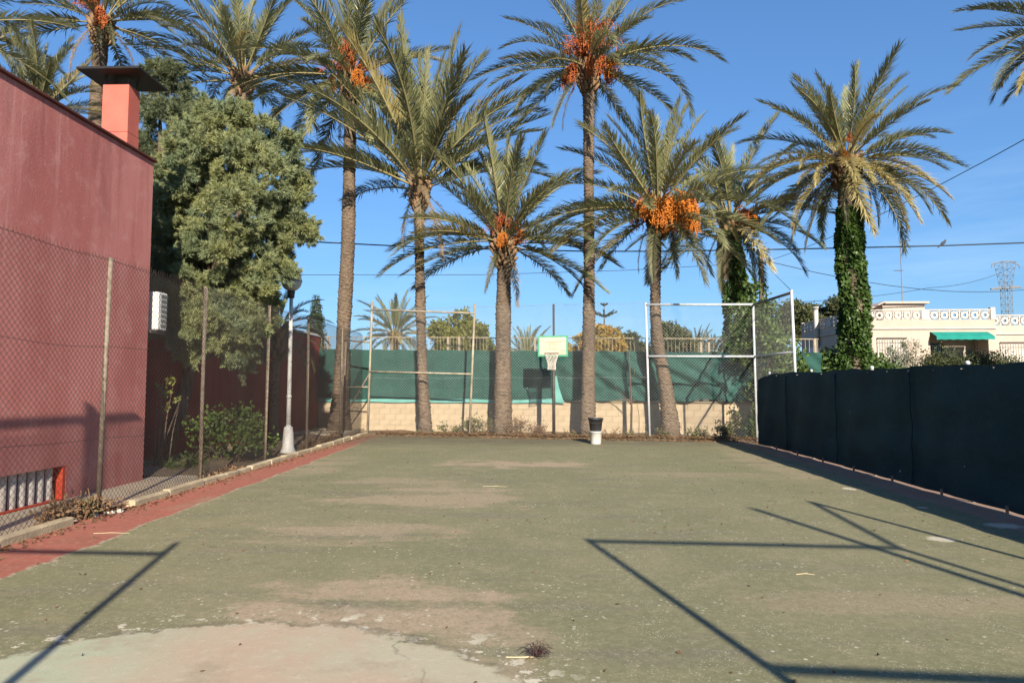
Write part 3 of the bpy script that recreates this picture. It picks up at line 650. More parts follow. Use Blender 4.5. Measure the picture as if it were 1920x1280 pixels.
# lamp post
lp = empty('lamp_post', (-6.05, 15.8, .02), 'white lamp post with a grey globe, half inside the pine branches', 'lamp post')
b = MB(); b.lathe([(0, 0), (.185, 0), (.185, .03), (.14, .12), (.115, .50), (.105, .56), (.105, .60), (.062, .63), (.058, .66)], 20); b.build('base', M['white_paint'], lp, True)
b = MB(); b.tube([(0, 0, .62), (.0, 0, 1.35), (.004, 0, 3.72)], [.058, .05, .042], 14); b.tube([(0, 0, 1.30), (0, 0, 1.36)], .062, 14); b.build('pole', M['white_paint'], lp, True)
b = MB(); b.lathe([(.0, 3.7), (.075, 3.71), (.08, 3.80), (.09, 3.86), (.09, 3.885)], 16); b.build('collar', M['dark_steel'], lp, True)
b = MB(); b.lathe([(max(.001, .245 * math.sin(math.pi * i / 16)), 4.12 - .245 * math.cos(math.pi * i / 16)) for i in range(17)], 24); b.build('globe', M['globe'], lp, True)
b = MB(); b.lathe([(.248, 4.105), (.252, 4.115), (.252, 4.135), (.248, 4.145)], 24); b.build('globe_band', M['grille'], lp, True)

# ------------------------------------------------------------------ foliage builders
def unit(v): return v / np.maximum(np.linalg.norm(v, axis=-1, keepdims=True), 1e-9)
def kites(Cn, D, ln, wd, rng, fold=.25):
    """leaf shaped faces: base, two sides, tip"""
    n = len(Cn); D = unit(D); up = unit(rng.normal(size=(n, 3))); Sd = unit(np.cross(D, up)); Nn = np.cross(Sd, D)
    ln = ln * rng.uniform(.65, 1.3, (n, 1)); wd = wd * rng.uniform(.7, 1.25, (n, 1))
    b = Cn - D * ln * .5; m = Cn - D * ln * .05; t = Cn + D * ln * .5 - Nn * ln * .12
    V = np.stack([b, m + Sd * wd * .5 + Nn * wd * fold, t, m - Sd * wd * .5 + Nn * wd * fold], 1).reshape(-1, 3)
    i = np.arange(n)[:, None] * 4; F = np.concatenate([i + np.array([0, 1, 2]), i + np.array([0, 2, 3])]); return V, F
def needles(Cn, D, per, ln, wd, rng, spread=.9):
    n = len(Cn); D = np.repeat(unit(D), per, 0); Cc = np.repeat(Cn, per, 0); d = unit(D + rng.normal(size=D.shape) * spread)
    ln = ln * rng.uniform(.6, 1.25, (n * per, 1)); sd = unit(np.cross(d, rng.normal(size=d.shape))) * wd * .5
    b = Cc + rng.normal(size=D.shape) * ln * .12
    V = np.stack([b - sd, b + sd, b + d * ln], 1).reshape(-1, 3); F = np.arange(n * per * 3).reshape(-1, 3); return V, F
def lobe_points(lobes, dens, rng, shell=(.72, 1.08), up=.25, squash=.8, bump=.25):
    """points and outward directions through the outer layer of each lobe"""
    Pp = []; Dd = []
    for (x, y, z, r) in lobes:
        n = max(6, int(dens * r * r)); d = unit(rng.normal(size=(n, 3))); ph = rng.uniform(0, 6, 3)
        rad = r * rng.uniform(*shell, (n, 1)) * (1 + bump * (np.sin(d[:, :1] * 5 + ph[0]) * np.sin(d[:, 1:2] * 5 + ph[1]) + .5 * np.sin(d[:, 2:] * 7 + ph[2])))
        Pp.append(np.array([x, y, z]) + d * rad * np.array([1, 1, squash])); Dd.append(d + np.array([0, 0, up]))
    return np.concatenate(Pp), np.concatenate(Dd)

def limb_tree(root, base, lobes, r0, mat, rng, name='trunk', bend=None, split=.35, thin=.06):
    """tapered trunk with a limb to every lobe"""
    c = np.mean(np.array(lobes), 0); top = Vector((c[0], c[1], c[2])) ; base = Vector(base)
    pts = [base.lerp(top, t) + Vector((math.sin(t * 3 + 1) * .12 * (t > 0), math.cos(t * 4) * .1 * (t > 0), 0)) for t in (0, .2, .4, .6, .8, 1)]
    o0 = root.location
    b = MB(); b.tube([p - o0 for p in pts], [r0 * 1.25, r0 * .95, r0 * .82, r0 * .7, r0 * .5, r0 * .3], 10); tr = b.build(name, mat, root, True)
    b = MB()
    for (x, y, z, r) in lobes:
        e = Vector((x, y, z)); k = min(.92, max(split, .25 + .6 * (z - base.z) / max(.1, (top.z * 1.5 - base.z)))); s = base.lerp(top, k)
        m = s.lerp(e, .5) + Vector((rng.uniform(-.1, .1), rng.uniform(-.1, .1), rng.uniform(-.05, .2))) * r
        b.tube([s - o0, m - o0, e - o0], [r0 * .35, r0 * .22, max(.012, r0 * .08)], 6)
    b.build('limbs', mat, root, True)
    return tr

def tree(name, base, lobes, mat, label, group=None, cat='tree', r0=.15, dens=900, ln=.12, wd=.07, seed=0, style='leaf', bark='bark', shell=(.6, 1.1), bump=.25, per=10, squash=.85, crown='crown', limbs=True):
    rng = np.random.default_rng(seed); root = empty(name, base, label, cat, group)
    if limbs: limb_tree(root, base, lobes, r0, M[bark], rng)
    Pp, Dd = lobe_points(lobes, dens, rng, shell, .25, squash, bump)
    if style == 'leaf': V, F = kites(Pp, Dd + rng.normal(size=Dd.shape) * .9, ln, wd, rng)
    else: V, F = needles(Pp, Dd, per, ln, wd, rng)
    link(crown, npmesh(crown, V - np.array(base), F, mat), root); return root

# ------------------------------------------------------------------ palms
def frond_mesh(seed, droop, mats, nl=96, fold=.62, ragged=0., lat=.0):
    """a feather leaf 1 unit long, growing along +X, bending down"""
    rng = np.random.default_rng(seed); ns = 18; t = np.linspace(0, 1, ns)
    a = .10 - droop * t ** 1.7 + .03 * np.sin(t * 5 + seed); b = lat * t ** 2
    step = 1 / (ns - 1); dx = np.cos(a) * np.cos(b) * step; dy = np.sin(b) * step; dz = np.sin(a) * step
    P = np.stack([np.concatenate(([0], np.cumsum(dx[:-1]))), np.concatenate(([0], np.cumsum(dy[:-1]))), np.concatenate(([0], np.cumsum(dz[:-1])))], 1)
    Tn = unit(np.stack([dx, dy, dz], 1)); Sd = unit(np.cross(np.array([0, 0, 1.]), Tn)); Up = np.cross(Tn, Sd)
    V = []; F3 = []; F4 = []
    w = .0095 * (1 - t) ** .8 + .0014; h = w * .7; w[0] *= 2.2; w[1] *= 1.5
    for i in range(ns): V += [P[i] + Sd[i] * w[i], P[i] - Sd[i] * w[i], P[i] - Up[i] * h[i] * 1.4]
    for i in range(ns - 1):
        q = i * 3
        F4 += [(q, q + 3, q + 4, q + 1), (q + 1, q + 4, q + 5, q + 2), (q + 2, q + 5, q + 3, q)]
    nr_ = len(F4); base = len(V); Lv = []; l4 = []; l3 = []
    for s in (1, -1):
        tt = np.linspace(.17, .995, nl) + rng.uniform(-.004, .004, nl)
        for k, u in enumerate(tt):
            if rng.random() < ragged: continue
            x = np.clip(u, 0, 1) * (ns - 1); i = min(int(x), ns - 2); fr_ = x - i
            p = P[i] * (1 - fr_) + P[i + 1] * fr_; T_ = Tn[i]; S_ = Sd[i]; U_ = Up[i]
            g_ = (u - .17) / .83
            ll = (.060 + .100 * min(1, g_ * 4)) * (1 - .42 * g_ ** 2.5) * rng.uniform(.8, 1.15)
            fa = R(54 - 36 * g_) + rng.normal() * .11            # angle away from the midrib
            va = fold + rng.normal() * .32                       # lift out of the leaf plane
            d = T_ * math.cos(fa) + (S_ * s * math.cos(va) + U_ * math.sin(va)) * math.sin(fa)
            d2 = d + np.array([0, 0, -.20 - .12 * rng.random()]) * 1.0
            d = d / np.linalg.norm(d); d2 = d2 / np.linalg.norm(d2)
            ac_ = np.cross(d, U_ + S_ * s * -.4); ac_ /= np.linalg.norm(ac_)
            wd = .0047 * (1 - .35 * g_)
            m = p + d * ll * .5; e = m + d2 * ll * .55; b0 = base + len(Lv)
            Lv += [p - ac_ * wd * .55, p + ac_ * wd * .55, m + ac_ * wd, m - ac_ * wd, e]
            l4.append((b0, b0 + 1, b0 + 2, b0 + 3)); l3.append((b0 + 3, b0 + 2, b0 + 4))
    F4 += l4; V = np.array(V + Lv)
    return npmesh('frond', V, [np.array(F4), np.array(l3)], mats, False, [1] * nr_ + [0] * len(l4) + [0] * len(l3))

DR = (.25, .5, .8, 1.1, 1.5)
FM = {}
for key, mt_, rag in (('g', 'frond', .03), ('y', 'frond_y', .06), ('d', 'frond_d', .08), ('x', 'frond_dead', .3)):
    for di, dr in enumerate(DR):
        for s_ in range(3 if key == 'g' else 1):
            FM[key, di, s_] = frond_mesh(di * 7 + s_ * 31 + ord(key), dr, [M[mt_], M['rachis']], 118, .62 if key != 'x' else .1, rag, (-.25, .05, .3)[(s_ + di) % 3])

def frond(root, p, az, el, ln, droop, key='g', s_=0, roll=0.):
    di = min(range(5), key=lambda i: abs(DR[i] - droop)); me = FM.get((key, di, s_)) or FM[key, di, 0]
    o = link('frond', me, root)
    d = Vector((math.cos(az) * math.cos(el), math.sin(az) * math.cos(el), math.sin(el)))
    z = Vector((0, 0, 1)); sd = Vector((-math.sin(az), math.cos(az), 0)); u = d.cross(sd)
    Rm = Matrix((d, sd, u)).transposed()
    o.matrix_basis = Matrix.Translation(p) @ Rm.to_4x4() @ Matrix.Rotation(roll, 4, 'X') @ Matrix.Scale(ln, 4)
    return o

def palm_trunk(pts, rad, seed, cell=.135, cols=11, amp=.02, step=.03):
    P = np.array(pts, float); seg = np.linalg.norm(np.diff(P, axis=0), axis=1); sl_ = np.concatenate(([0], np.cumsum(seg))); Ln = sl_[-1]
    n = max(8, int(Ln / step)); s = np.linspace(0, Ln, n); na = 44
    # smooth path
    def sm(q):
        f = np.interp(s, sl_, q); k = max(3, int(.6 / step)) | 1; ker = np.ones(k) / k; return np.convolve(np.pad(f, k // 2, mode='edge'), ker, 'valid')[:n]
    X = sm(P[:, 0]); Y = sm(P[:, 1]); Z = np.interp(s, sl_, P[:, 2]); Rr = sm(np.array(rad))
    th = np.linspace(0, 2 * np.pi, na, endpoint=False); rng = np.random.default_rng(seed)
    SS, TH = np.meshgrid(s, th, indexing='ij')
    v = SS / cell + TH / (2 * np.pi) * 3 + .12 * np.sin(TH * 3 + SS); row = np.floor(v); fv = v - row
    u = TH / (2 * np.pi) * cols + .5 * (row % 2); fu = u - np.floor(u)
    hsh = np.modf(np.abs(np.sin(row * 12.9898 + np.floor(u) % cols * 78.233 + seed) * 43758.5453))[0]
    tri = 1 - np.abs(2 * fu - 1)
    d = amp * (np.clip(fv * 1.3, 0, 1) * (.45 + .55 * np.clip(tri * 2.0, 0, 1)) * (.45 + .9 * hsh)) - amp * .5
    d += .012 * np.sin(TH * 2 + SS * .7 + seed) + .008 * np.sin(SS * 2.3 + seed)
    d += rng.normal(size=d.shape) * amp * .16
    rr_ = Rr[:, None] * (1 + .0 * d) + d
    V = np.stack([X[:, None] + rr_ * np.cos(TH), Y[:, None] + rr_ * np.sin(TH), Z[:, None] + 0 * TH], -1).reshape(-1, 3)
    i = np.arange(n - 1)[:, None] * na; k = np.arange(na)[None]; k2 = (k + 1) % na
    F = np.stack([i + k, i + k2, i + na + k2, i + na + k], -1).reshape(-1, 4)
    return V, F

def date_bunch_mesh(seed, mat, nst=26, L_=.62, beads=True, stalk=.75, fan=.5):
    rng = np.random.default_rng(seed); b = MB()
    tip = Vector((stalk * .8, 0, -.05)); b.tube([(0, 0, 0), (stalk * .45, 0, .14), tuple(tip)], [.03, .022, .016], 5)
    dv = []; df = []
    octv = np.array([(1, 0, 0), (-1, 0, 0), (0, 1, 0), (0, -1, 0), (0, 0, 1.35), (0, 0, -1.35)]); octf = np.array([(0, 2, 4), (2, 1, 4), (1, 3, 4), (3, 0, 4), (2, 0, 5), (1, 2, 5), (3, 1, 5), (0, 3, 5)])
    for s in range(nst):
        a = rng.uniform(0, 6.28); sp_ = rng.uniform(.1, 1) * fan; ln = L_ * rng.uniform(.6, 1.15)
        p0 = tip + Vector((rng.uniform(-.14, .03), rng.uniform(-.03, .03), rng.uniform(-.02, .03)))
        p1 = p0 + Vector((.16 * sp_ + math.cos(a) * .33 * sp_, math.sin(a) * .33 * sp_, -.22 * ln)); p2 = p1 + Vector((math.cos(a) * .12 * sp_, math.sin(a) * .12 * sp_, -.78 * ln))
        b.tube([p0, p1, p2], .0055, 3, False)
        if beads:
            for q in range(17):
                t = .12 + .88 * q / 16; pp = (p0.lerp(p1, t * 2) if t < .5 else p1.lerp(p2, t * 2 - 1)) + Vector(rng.normal(size=3) * .022)
                dv.append(octv * .0185 * rng.uniform(.8, 1.2) + np.array(pp)); df.append(octf + 6 * len(df))
    V = np.array([tuple(v) for v in b.v]); f4 = [f for f in b.f if len(f) == 4]; f3 = []
    F = [np.array(f4)]
    if dv: F.append(np.concatenate(df) + len(V)); V = np.concatenate([V] + dv)
    return npmesh('date_bunch', V, F, mat)
DBM = {('o', i): date_bunch_mesh(i, M['date'], 40, .62, True, .8, .6) for i in range(3)}
DBM.update({('r', i): date_bunch_mesh(10 + i, M['date_red'], 30, .6, True, .6, .5) for i in range(2)})
DBM.update({('k', i): date_bunch_mesh(20 + i, M['date_dark'], 24, .6, True, .8, .5) for i in range(1)})
def stalk_mesh(seed):
    rng = np.random.default_rng(seed); b = MB()
    for s in range(34):
        a = rng.normal() * .38; e = rng.uniform(.35, 1.25); ln = rng.uniform(.45, .95); d = Vector((math.cos(a) * math.cos(e), math.sin(a) * math.cos(e), math.sin(e)))
        p1 = d * ln * .6; p2 = p1 + (d + Vector((.35, 0, -.9))) * ln * .38; b.tube([(0, 0, 0), tuple(p1), tuple(p2)], [.011, .008, .005], 3, False)
        for q in range(3): b.tube([tuple(p1.lerp(p2, q / 3)), tuple(p1.lerp(p2, q / 3) + Vector(rng.normal(size=3) * .05) + Vector((.03, 0, -.12)))], [.006, .009], 3, False)
    return npmesh('date_stalks', np.array([tuple(v) for v in b.v]), np.array(b.f), M['date_red'])
DBM.update({('s', i): stalk_mesh(30 + i) for i in range(2)})

stub_me = {}
def stub_mesh():
    b = MB(); b.add([(-.055, 0, -.12), (.055, 0, -.12), (.045, .09, -.1), (-.045, .09, -.1), (-.04, .10, .12), (.04, .10, .12), (.028, .15, .13), (-.028, .15, .13)], [(0, 3, 2, 1), (4, 5, 6, 7), (0, 1, 5, 4), (1, 2, 6, 5), (2, 3, 7, 6), (3, 0, 4, 7)])
    return np.array([tuple(v) for v in b.v]), np.array(b.f)
SV, SF = stub_mesh()

def palm(base, pts, rad, label, seed, n=46, L_=4.0, e0=84, e1=-35, pw=1.0, extra=(), dates=(), old=.25, yel=.12, group='tall date palms around the court', name='palm_tree', trunk_from=0, cell=.115, stubs=1.0, droop0=.35, droop1=1.05, dead=2, cols=11, amp=.034, mats=('g', 'y', 'd')):
    """pts are relative to base; the last point is the heart of the crown"""
    rng = random.Random(seed); root = empty(name, base, label, 'palm tree', group)
    V, F = palm_trunk(pts, rad, seed, cell, cols, amp); link('trunk', npmesh('trunk', V, F, M['trunk'], False), root)
    top = Vector(pts[-1]); r = rad[-1]
    # ring of cut frond bases below the crown
    vs = []; fs = []; ns_ = int(70 * stubs)
    for i in range(ns_):
        a = i * 2.39996; z = -.95 + .95 * i / max(1, ns_ - 1); sc_ = rng.uniform(.9, 1.5) * (.8 + .6 * (1 + z))
        v = SV * sc_; tilt = rng.uniform(.1, .5); y_ = v[:, 1] * math.cos(tilt) + v[:, 2] * math.sin(tilt) + r * .86 + .05 * (1 + z); z_ = -v[:, 1] * math.sin(tilt) + v[:, 2] * math.cos(tilt)
        x_ = v[:, 0]; ca_, sa_ = math.cos(a), math.sin(a)
        vs.append(np.stack([x_ * ca_ - y_ * sa_, x_ * sa_ + y_ * ca_, z_ + z], 1) + np.array(top)); fs.append(SF + 8 * i)
    if vs: link('frond_bases', npmesh('frond_bases', np.concatenate(vs), np.concatenate(fs), M['stub']), root)
    for i in range(n):
        q = (i + .5) / n; el = e0 + (e1 - e0) * q ** pw + rng.uniform(-7, 7); az = i * 2.39996 + rng.uniform(-.25, .25) + seed
        dr = droop0 + (droop1 - droop0) * min(1, q * 1.5) + rng.uniform(-.2, .2)
        if el < 0: dr *= .75
        key = mats[0]
        if q > 1 - old: key = mats[2] if rng.random() < .6 else mats[0]
        if q > .35 and rng.random() < yel: key = mats[1]
        ln = L_ * rng.uniform(.86, 1.08) * (.80 + .2 * min(1, q * 5))
        p = top + Vector((math.cos(az) * r * .55, math.sin(az) * r * .55, .35 * (1 - q) - .25))
        frond(root, p, az, R(el), ln, dr, key, rng.randrange(3), rng.uniform(-.35, .35))
    for i in range(dead):
        az = rng.uniform(0, 6.28); frond(root, top + Vector((math.cos(az) * r, math.sin(az) * r, -.3)), az, R(rng.uniform(-75, -50)), L_ * rng.uniform(.4, .6), .5, 'x', 0, 0)
    for (az, el, ln, dr, key) in extra:
        a = R(az); frond(root, top + Vector((math.cos(a) * r * .6, math.sin(a) * r * .6, -.1)), a, R(el), ln, dr, key, rng.randrange(3), 0)
    for (az, z, k, sc_) in dates:
        a = R(az); v = [q for q in DBM if q[0] == k]; o = link('date_bunch', DBM[rng.choice(v)], root)
        o.location = top + Vector((math.cos(a) * r * .7, math.sin(a) * r * .7, z)); o.rotation_euler = (0, rng.uniform(-.15, .15), a); o.scale = (sc_,) * 3
    return root

G1 = 'tall date palms around the court'
# third from the left: thick swollen foot, crown cut by the top of the picture
palm((-6.96, 22.78, 0), [(0.0, 0, -0.1), (0.019, 0, 0.5), (0.057, 0, 1.41), (0.095, 0, 3.12), (0.219, 0, 6.64), (0.228, 0, 10.54), (0.209, 0, 11.87), (0.266, 0, 12.63)], [0.473, 0.373, 0.287, 0.237, 0.222, 0.208, 0.194, 0.215],
     'tall palm with a swollen foot, left of the beige ball stop frame', 3, 36, 4.1, 80, -50, 1.0, extra=((200, -8, 4.3, .8, 'd'), (185, -30, 3.6, .5, 'd'), (170, 0, 4.4, .8, 'g')),
     dates=[(-90, -.1, 's', 1.2), (-60, -.1, 'o', .9), (-20, 0, 's', 1.2), (-10, -.1, 'r', 1.0), (-130, -.1, 's', 1.2), (-150, -.2, 'o', .9), (-100, .3, 's', 1.4), (20, -.1, 'r', .9)])
# fourth: slender, steep fronds, dry skirt of leaf bases
palm((-3.88, 22.25, 0), [(0.019, 0, -0.1), (0.0, 0, 0.4), (-0.057, 0, 1.32), (-0.152, 0, 3.03), (-0.238, 0, 5.6), (-0.285, 0, 7.88), (-0.257, 0, 8.54)], [0.255, 0.229, 0.172, 0.153, 0.14, 0.153, 0.172],
     'slender palm with steep upright fronds inside the beige ball stop frame', 4, 38, 4.9, 86, 12, .85, extra=((180, 28, 4.6, 1.1, 'g'), (172, 20, 4.7, 1.1, 'g'), (-90, 10, 2.0, 1.5, 'x'), (-70, -30, 1.6, .5, 'x'), (20, 25, 4.8, .8, 'g'), (0, 32, 4.8, .6, 'g')),
     old=.15, dead=5, droop0=.25, droop1=.75, amp=.04, cell=.13)
# fifth: short
palm((-1.26, 21.83, 0), [(0.0, 0, -0.1), (0.0, 0, 0.75), (0.01, 0, 3.03), (0.029, 0, 5.88), (0.029, 0, 6.5)], [0.325, 0.292, 0.236, 0.211, 0.244],
     'short stout palm left of the basketball hoop with yellow date stalks', 5, 38, 3.6, 86, -18, .95, extra=((-15, -30, 3.1, .5, 'd'), (182, -5, 4.2, .9, 'g'), (175, 8, 3.9, .9, 'g'), (-120, -70, 1.9, .25, 'd'), (0, -2, 3.6, .8, 'g')),
     dates=[(-90, 0, 'o', .75), (-60, .2, 's', .8), (-130, .1, 's', .8), (-30, .25, 'r', .8), (-100, .3, 's', .9), (20, .3, 'o', .7)], old=.1, yel=.08, droop0=.25, droop1=.85)
# sixth: tall
palm((1.46, 21.35, 0), [(0.0, 0, -0.1), (0.01, 0, 0.5), (0.048, 0, 2.46), (0.086, 0, 5.41), (0.095, 0, 8.93), (0.114, 0, 11.49), (0.124, 0, 12.16)], [0.247, 0.227, 0.186, 0.171, 0.165, 0.179, 0.206],
     'tallest palm right of the hoop with red date stalks and one hanging frond', 6, 34, 3.3, 82, -25, .9, extra=((178, -15, 1.8, 1.5, 'g'), (200, -62, 2.6, .25, 'g'), (-8, 14, 4.2, 1.1, 'g'), (-15, -8, 3.9, 1.5, 'g'), (-40, -40, 3.0, .8, 'd'), (172, 8, 3.8, .8, 'g')),
     dates=[(-90, .0, 's', 1.2), (-60, .2, 's', 1.3), (-120, .2, 's', 1.3), (-30, -.1, 'o', 1.0), (-150, -.2, 'r', 1.0), (-180, -.2, 'r', 1.1), (-100, .5, 's', 1.4), (-75, .5, 's', 1.4), (-90, -.1, 'r', 1.0), (0, -.1, 'o', .9), (-45, .1, 'r', 1.0), (-135, .0, 's', 1.2)], old=.1)
# seventh: bent trunk, great orange bunches
palm((3.98, 20.92, 0), [(0.019, 0, -0.1), (0.0, 0, 0.4), (-0.095, 0, 1.32), (-0.209, 0, 2.08), (-0.361, 0, 2.84), (-0.418, 0, 3.98), (-0.361, 0, 6.36), (-0.285, 0, 7.21)], [0.287, 0.26, 0.214, 0.188, 0.173, 0.163, 0.163, 0.188],
     'palm with a bent trunk and the biggest orange date bunches, in the silver frame', 7, 42, 3.6, 84, -30, .95, extra=((195, -2, 4.4, .8, 'g'), (-160, -12, 3.7, .8, 'g'), (-110, -60, 2.6, .5, 'd'), (-70, -65, 2.4, .5, 'd'), (-30, 2, 4.2, 1.1, 'g')),
     dates=[(-95, .05, 'o', 1.25), (-75, .0, 'o', 1.3), (-55, .05, 'o', 1.3), (-35, .1, 'o', 1.35), (-15, .1, 'o', 1.35), (-120, .1, 'o', 1.0), (-150, .1, 'o', .9), (-65, -.15, 'o', 1.2), (-25, -.15, 'o', 1.25), (-45, .25, 'o', 1.3), (-5, .2, 'o', 1.3), (15, .1, 'o', 1.2), (-170, .0, 'k', 1.0), (170, .2, 's', .9), (-85, -.1, 'o', 1.2)], old=.15)
# eighth: ivy clad, behind the corner
palm((7.5, 25.0, 0), [(0, 0, -.1), (.0, 0, 1.5), (-.08, 0, 3.5), (-.2, 0, 5), (-.48, 0, 7.2), (-.38, 0, 7.9)], [0.289, 0.255, 0.221, 0.212, 0.212, 0.238],
     'ivy covered palm behind the far right corner, right of the bent one', 8, 32, 3.7, 82, -35, 1.0, extra=((-20, 15, 4.0, .8, 'g'), (10, 12, 4.4, .8, 'g'), (-130, -70, 3.0, .5, 'd'), (30, -60, 2.4, .5, 'd')),
     dates=[(-30, .1, 'o', 1.0), (-10, .1, 'k', 1.1), (-50, .2, 'r', 1.0), (-70, -.1, 'k', .9)], yel=.22)
# ninth: ivy clad, full round crown
palm((10.15, 22.0, 0), [(0, 0, -.1), (0, 0, 2), (-.01, 0, 4.4), (-.08, 0, 8.3), (-.1, 0, 9.1)], [.42, .38, .33, .29, .34],
     'palm with a full round crown and ivy trunk before the peach house', 9, 56, 3.2, 86, -48, .9, extra=((-40, -70, 2.4, .5, 'd'), (-120, -75, 2.2, .5, 'd'), (-75, -35, 2.4, .8, 'y'), (-100, -25, 2.3, .8, 'y'), (-140, -20, 2.6, .8, 'y'), (-60, -20, 2.8, .8, 'y'), (200, -8, 4.0, .8, 'y'), (160, -70, 3.0, .25, 'd'), (0, -22, 3.8, .8, 'y')),
     dates=[(-120, .1, 'o', .6), (-100, .4, 's', .6)], yel=.3, old=.2)
palm((16.2, 20.2, 0), [(0, 0, -.1), (0, 0, 6), (.0, 0, 11.4), (0, 0, 12.4)], [.4, .3, .27, .3],
     'palm at the right edge of the picture with only its frond tips showing', 10, 36, 3.2, 78, -40, 1.0, extra=((190, -25, 3.4, .8, 'g'), (200, -38, 3.4, .5, 'y'), (180, -5, 3.2, .8, 'g')))
palm((-16.95, 24.0, 0), [(0, 0, -.1), (.0, 0, 6), (.1, 0, 12), (.18, 0, 15.6)], [0.34, 0.264, 0.238, 0.255],
     'leftmost tall palm whose bare trunk rises behind the chimney', 11, 28, 3.9, 80, -30, 1.0, extra=((180, -2, 4.2, .8, 'y'), (-40, -45, 1.8, .5, 'd'), (0, 0, 4.5, 1.1, 'g'), (-60, -60, 1.4, .5, 'd')), dates=[(-90, .2, 's', 1.3), (-60, .2, 'r', 1.2), (-130, .3, 's', 1.3), (-100, 0, 's', 1.1)])
palm((-12.05, 26.0, 0), [(0, 0, -.1), (0, 0, 6), (.0, 0, 12), (-.1, 0, 14.3)], [0.323, 0.255, 0.246, 0.281],
     'palm rising behind the pine with one dead drooping frond on its left', 12, 34, 4.2, 86, -2, .85, extra=((185, 8, 4.2, 1.5, 'g'), (190, -70, 2.3, .25, 'd'), (-20, -20, 3.6, .8, 'd'), (0, -5, 3.4, 1.1, 'd')), old=.15, dead=2)
palm((-16.0, 20.0, 0), [(0, 0, -.1), (0, 0, 5), (0, 0, 10.0), (0, 0, 10.4)], [.4, .32, .3, .32],
     'leafy palm crown showing just above the roof edge of the red building', 13, 34, 2.5, 88, 5, .8, droop0=.2, droop1=.6, yel=.25)
palm((-17.3, 18.0, 0), [(0, 0, -.1), (0, 0, 6), (0, 0, 11.3), (0, 0, 12.1)], [.4, .32, .3, .32],
     'palm at the left edge above the roof with only frond tips showing', 14, 22, 3.3, 70, -35, 1.0)
# dwarf palm in the shade of the pine
palm((-7.35, 18.1, 0), [(0, 0, -.1), (0, 0, 1.5), (.03, 0, 3.0), (.03, 0, 3.3)], [.16, .13, .12, .13], 'small shaded palm behind the lamp post under the pine', 15, 26, 1.55, 75, -45, 1.0, stubs=.4, name='palm_tree', group=None, mats=('d', 'd', 'd'), amp=.01, cols=7)
# far palms
palm((-13.3, 60, 0), [(0, 0, -.1), (0, 0, 3), (0, 0, 6.0), (0, 0, 6.3)], [.5, .42, .4, .45], 'small distant palm seen through the beige ball stop frame', 21, 40, 4.0, 85, -35, .9, group='distant palms', yel=.35)
palm((-1.3, 62, 0), [(0, 0, -.1), (0, 0, 3), (0, 0, 3.7), (0, 0, 4.0)], [.5, .42, .4, .45], 'distant low palm just left of the backboard', 22, 34, 3.4, 85, -20, .9, group='distant palms')
palm((14.3, 62, 0), [(0, 0, -.1), (0, 0, 3), (0, 0, 4.3), (0, 0, 4.6)], [.5, .42, .4, .45], 'distant low palm between the silver frame and the ivy, left one', 23, 34, 2.6, 85, -20, .9, group='distant palms', mats=('d', 'g', 'd'))
palm((16.8, 66, 0), [(0, 0, -.1), (0, 0, 3), (0, 0, 4.4), (0, 0, 4.7)], [.5, .42, .4, .45], 'distant low palm nearest the ivy, right one', 24, 30, 2.2, 85, -20, .9, group='distant palms', mats=('d', 'g', 'd'))

# ivy on the two trunks
def ivy(name, base, path, rad, label, n, seed, mat='ivy', extra=()):
    rng = np.random.default_rng(seed); path = np.array(path); s = rng.uniform(0, 1, n) ** .9; k = np.linspace(0, 1, len(path))
    c = np.stack([np.interp(s, k, path[:, i]) for i in range(3)], 1); r = np.interp(s, k, rad); a = rng.uniform(0, 2 * np.pi, n)
    rr_ = r * (.85 + .35 * rng.random(n) + .16 * np.sin(a * 3 + c[:, 2] * 2.1) + .12 * np.sin(a * 5 - c[:, 2] * 4.7))
    d = np.stack([np.cos(a), np.sin(a), np.zeros(n)], 1); P = c + d * rr_[:, None]
    if len(extra):
        q, _ = lobe_points(extra, 420, rng, (.5, 1.1)); P = np.concatenate([P, q]); d = np.concatenate([d, unit(_)])
    V, F = kites(P, d * .8 + np.array([0, 0, -.75]) + rng.normal(size=d.shape) * .5, .15, .12, rng, .1)
    root = empty(name, base, label, 'ivy'); link('leaves', npmesh('leaves', V - np.array(base), F, M[mat]), root)
    b = MB()
    for j in range(3):
        t = [(path[i][0] - base[0] + rad[i] * .55 * math.cos(j * 2 + i * .9), path[i][1] - base[1] + rad[i] * .55 * math.sin(j * 2 + i * .9), path[i][2] - base[2]) for i in range(len(path))]; b.tube(t, .018, 5)
    b.build('stems', M['bark'], root, True); return root
ivy('ivy', (7.5, 25, 0), [(7.5, 25, 0), (7.5, 25, 2), (7.42, 25, 3.5), (7.3, 25, 5), (7.05, 25, 6.6), (6.98, 25, 7.3)], [.8, .8, .55, .43, .36, .32], 'ivy thick at the foot of the palm behind the far right corner', 9000, 1, 'ivy', ((8.1, 24.6, 3.3, .75), (8.0, 24.6, 2.3, .9), (7.1, 24.3, 2.2, .7), (8.3, 24.8, 4.2, .5), (7.0, 24.4, 3.2, .5), (7.6, 24.2, 1.2, .8), (8.9, 24.6, 2.2, .6)))
ivy('ivy', (10.15, 22, 0), [(10.15, 22, 0), (10.15, 22, 2), (10.14, 22, 4.2), (10.1, 22, 6.2), (10.07, 22, 7.4)], [.58, .43, .36, .335, .31], 'ivy climbing the trunk of the round crowned palm before the house', 15000, 2, 'ivy', ((9.6, 22.2, 2.2, .6), (10.8, 22.2, 2.1, .65), (9.0, 22.4, 1.9, .6)))

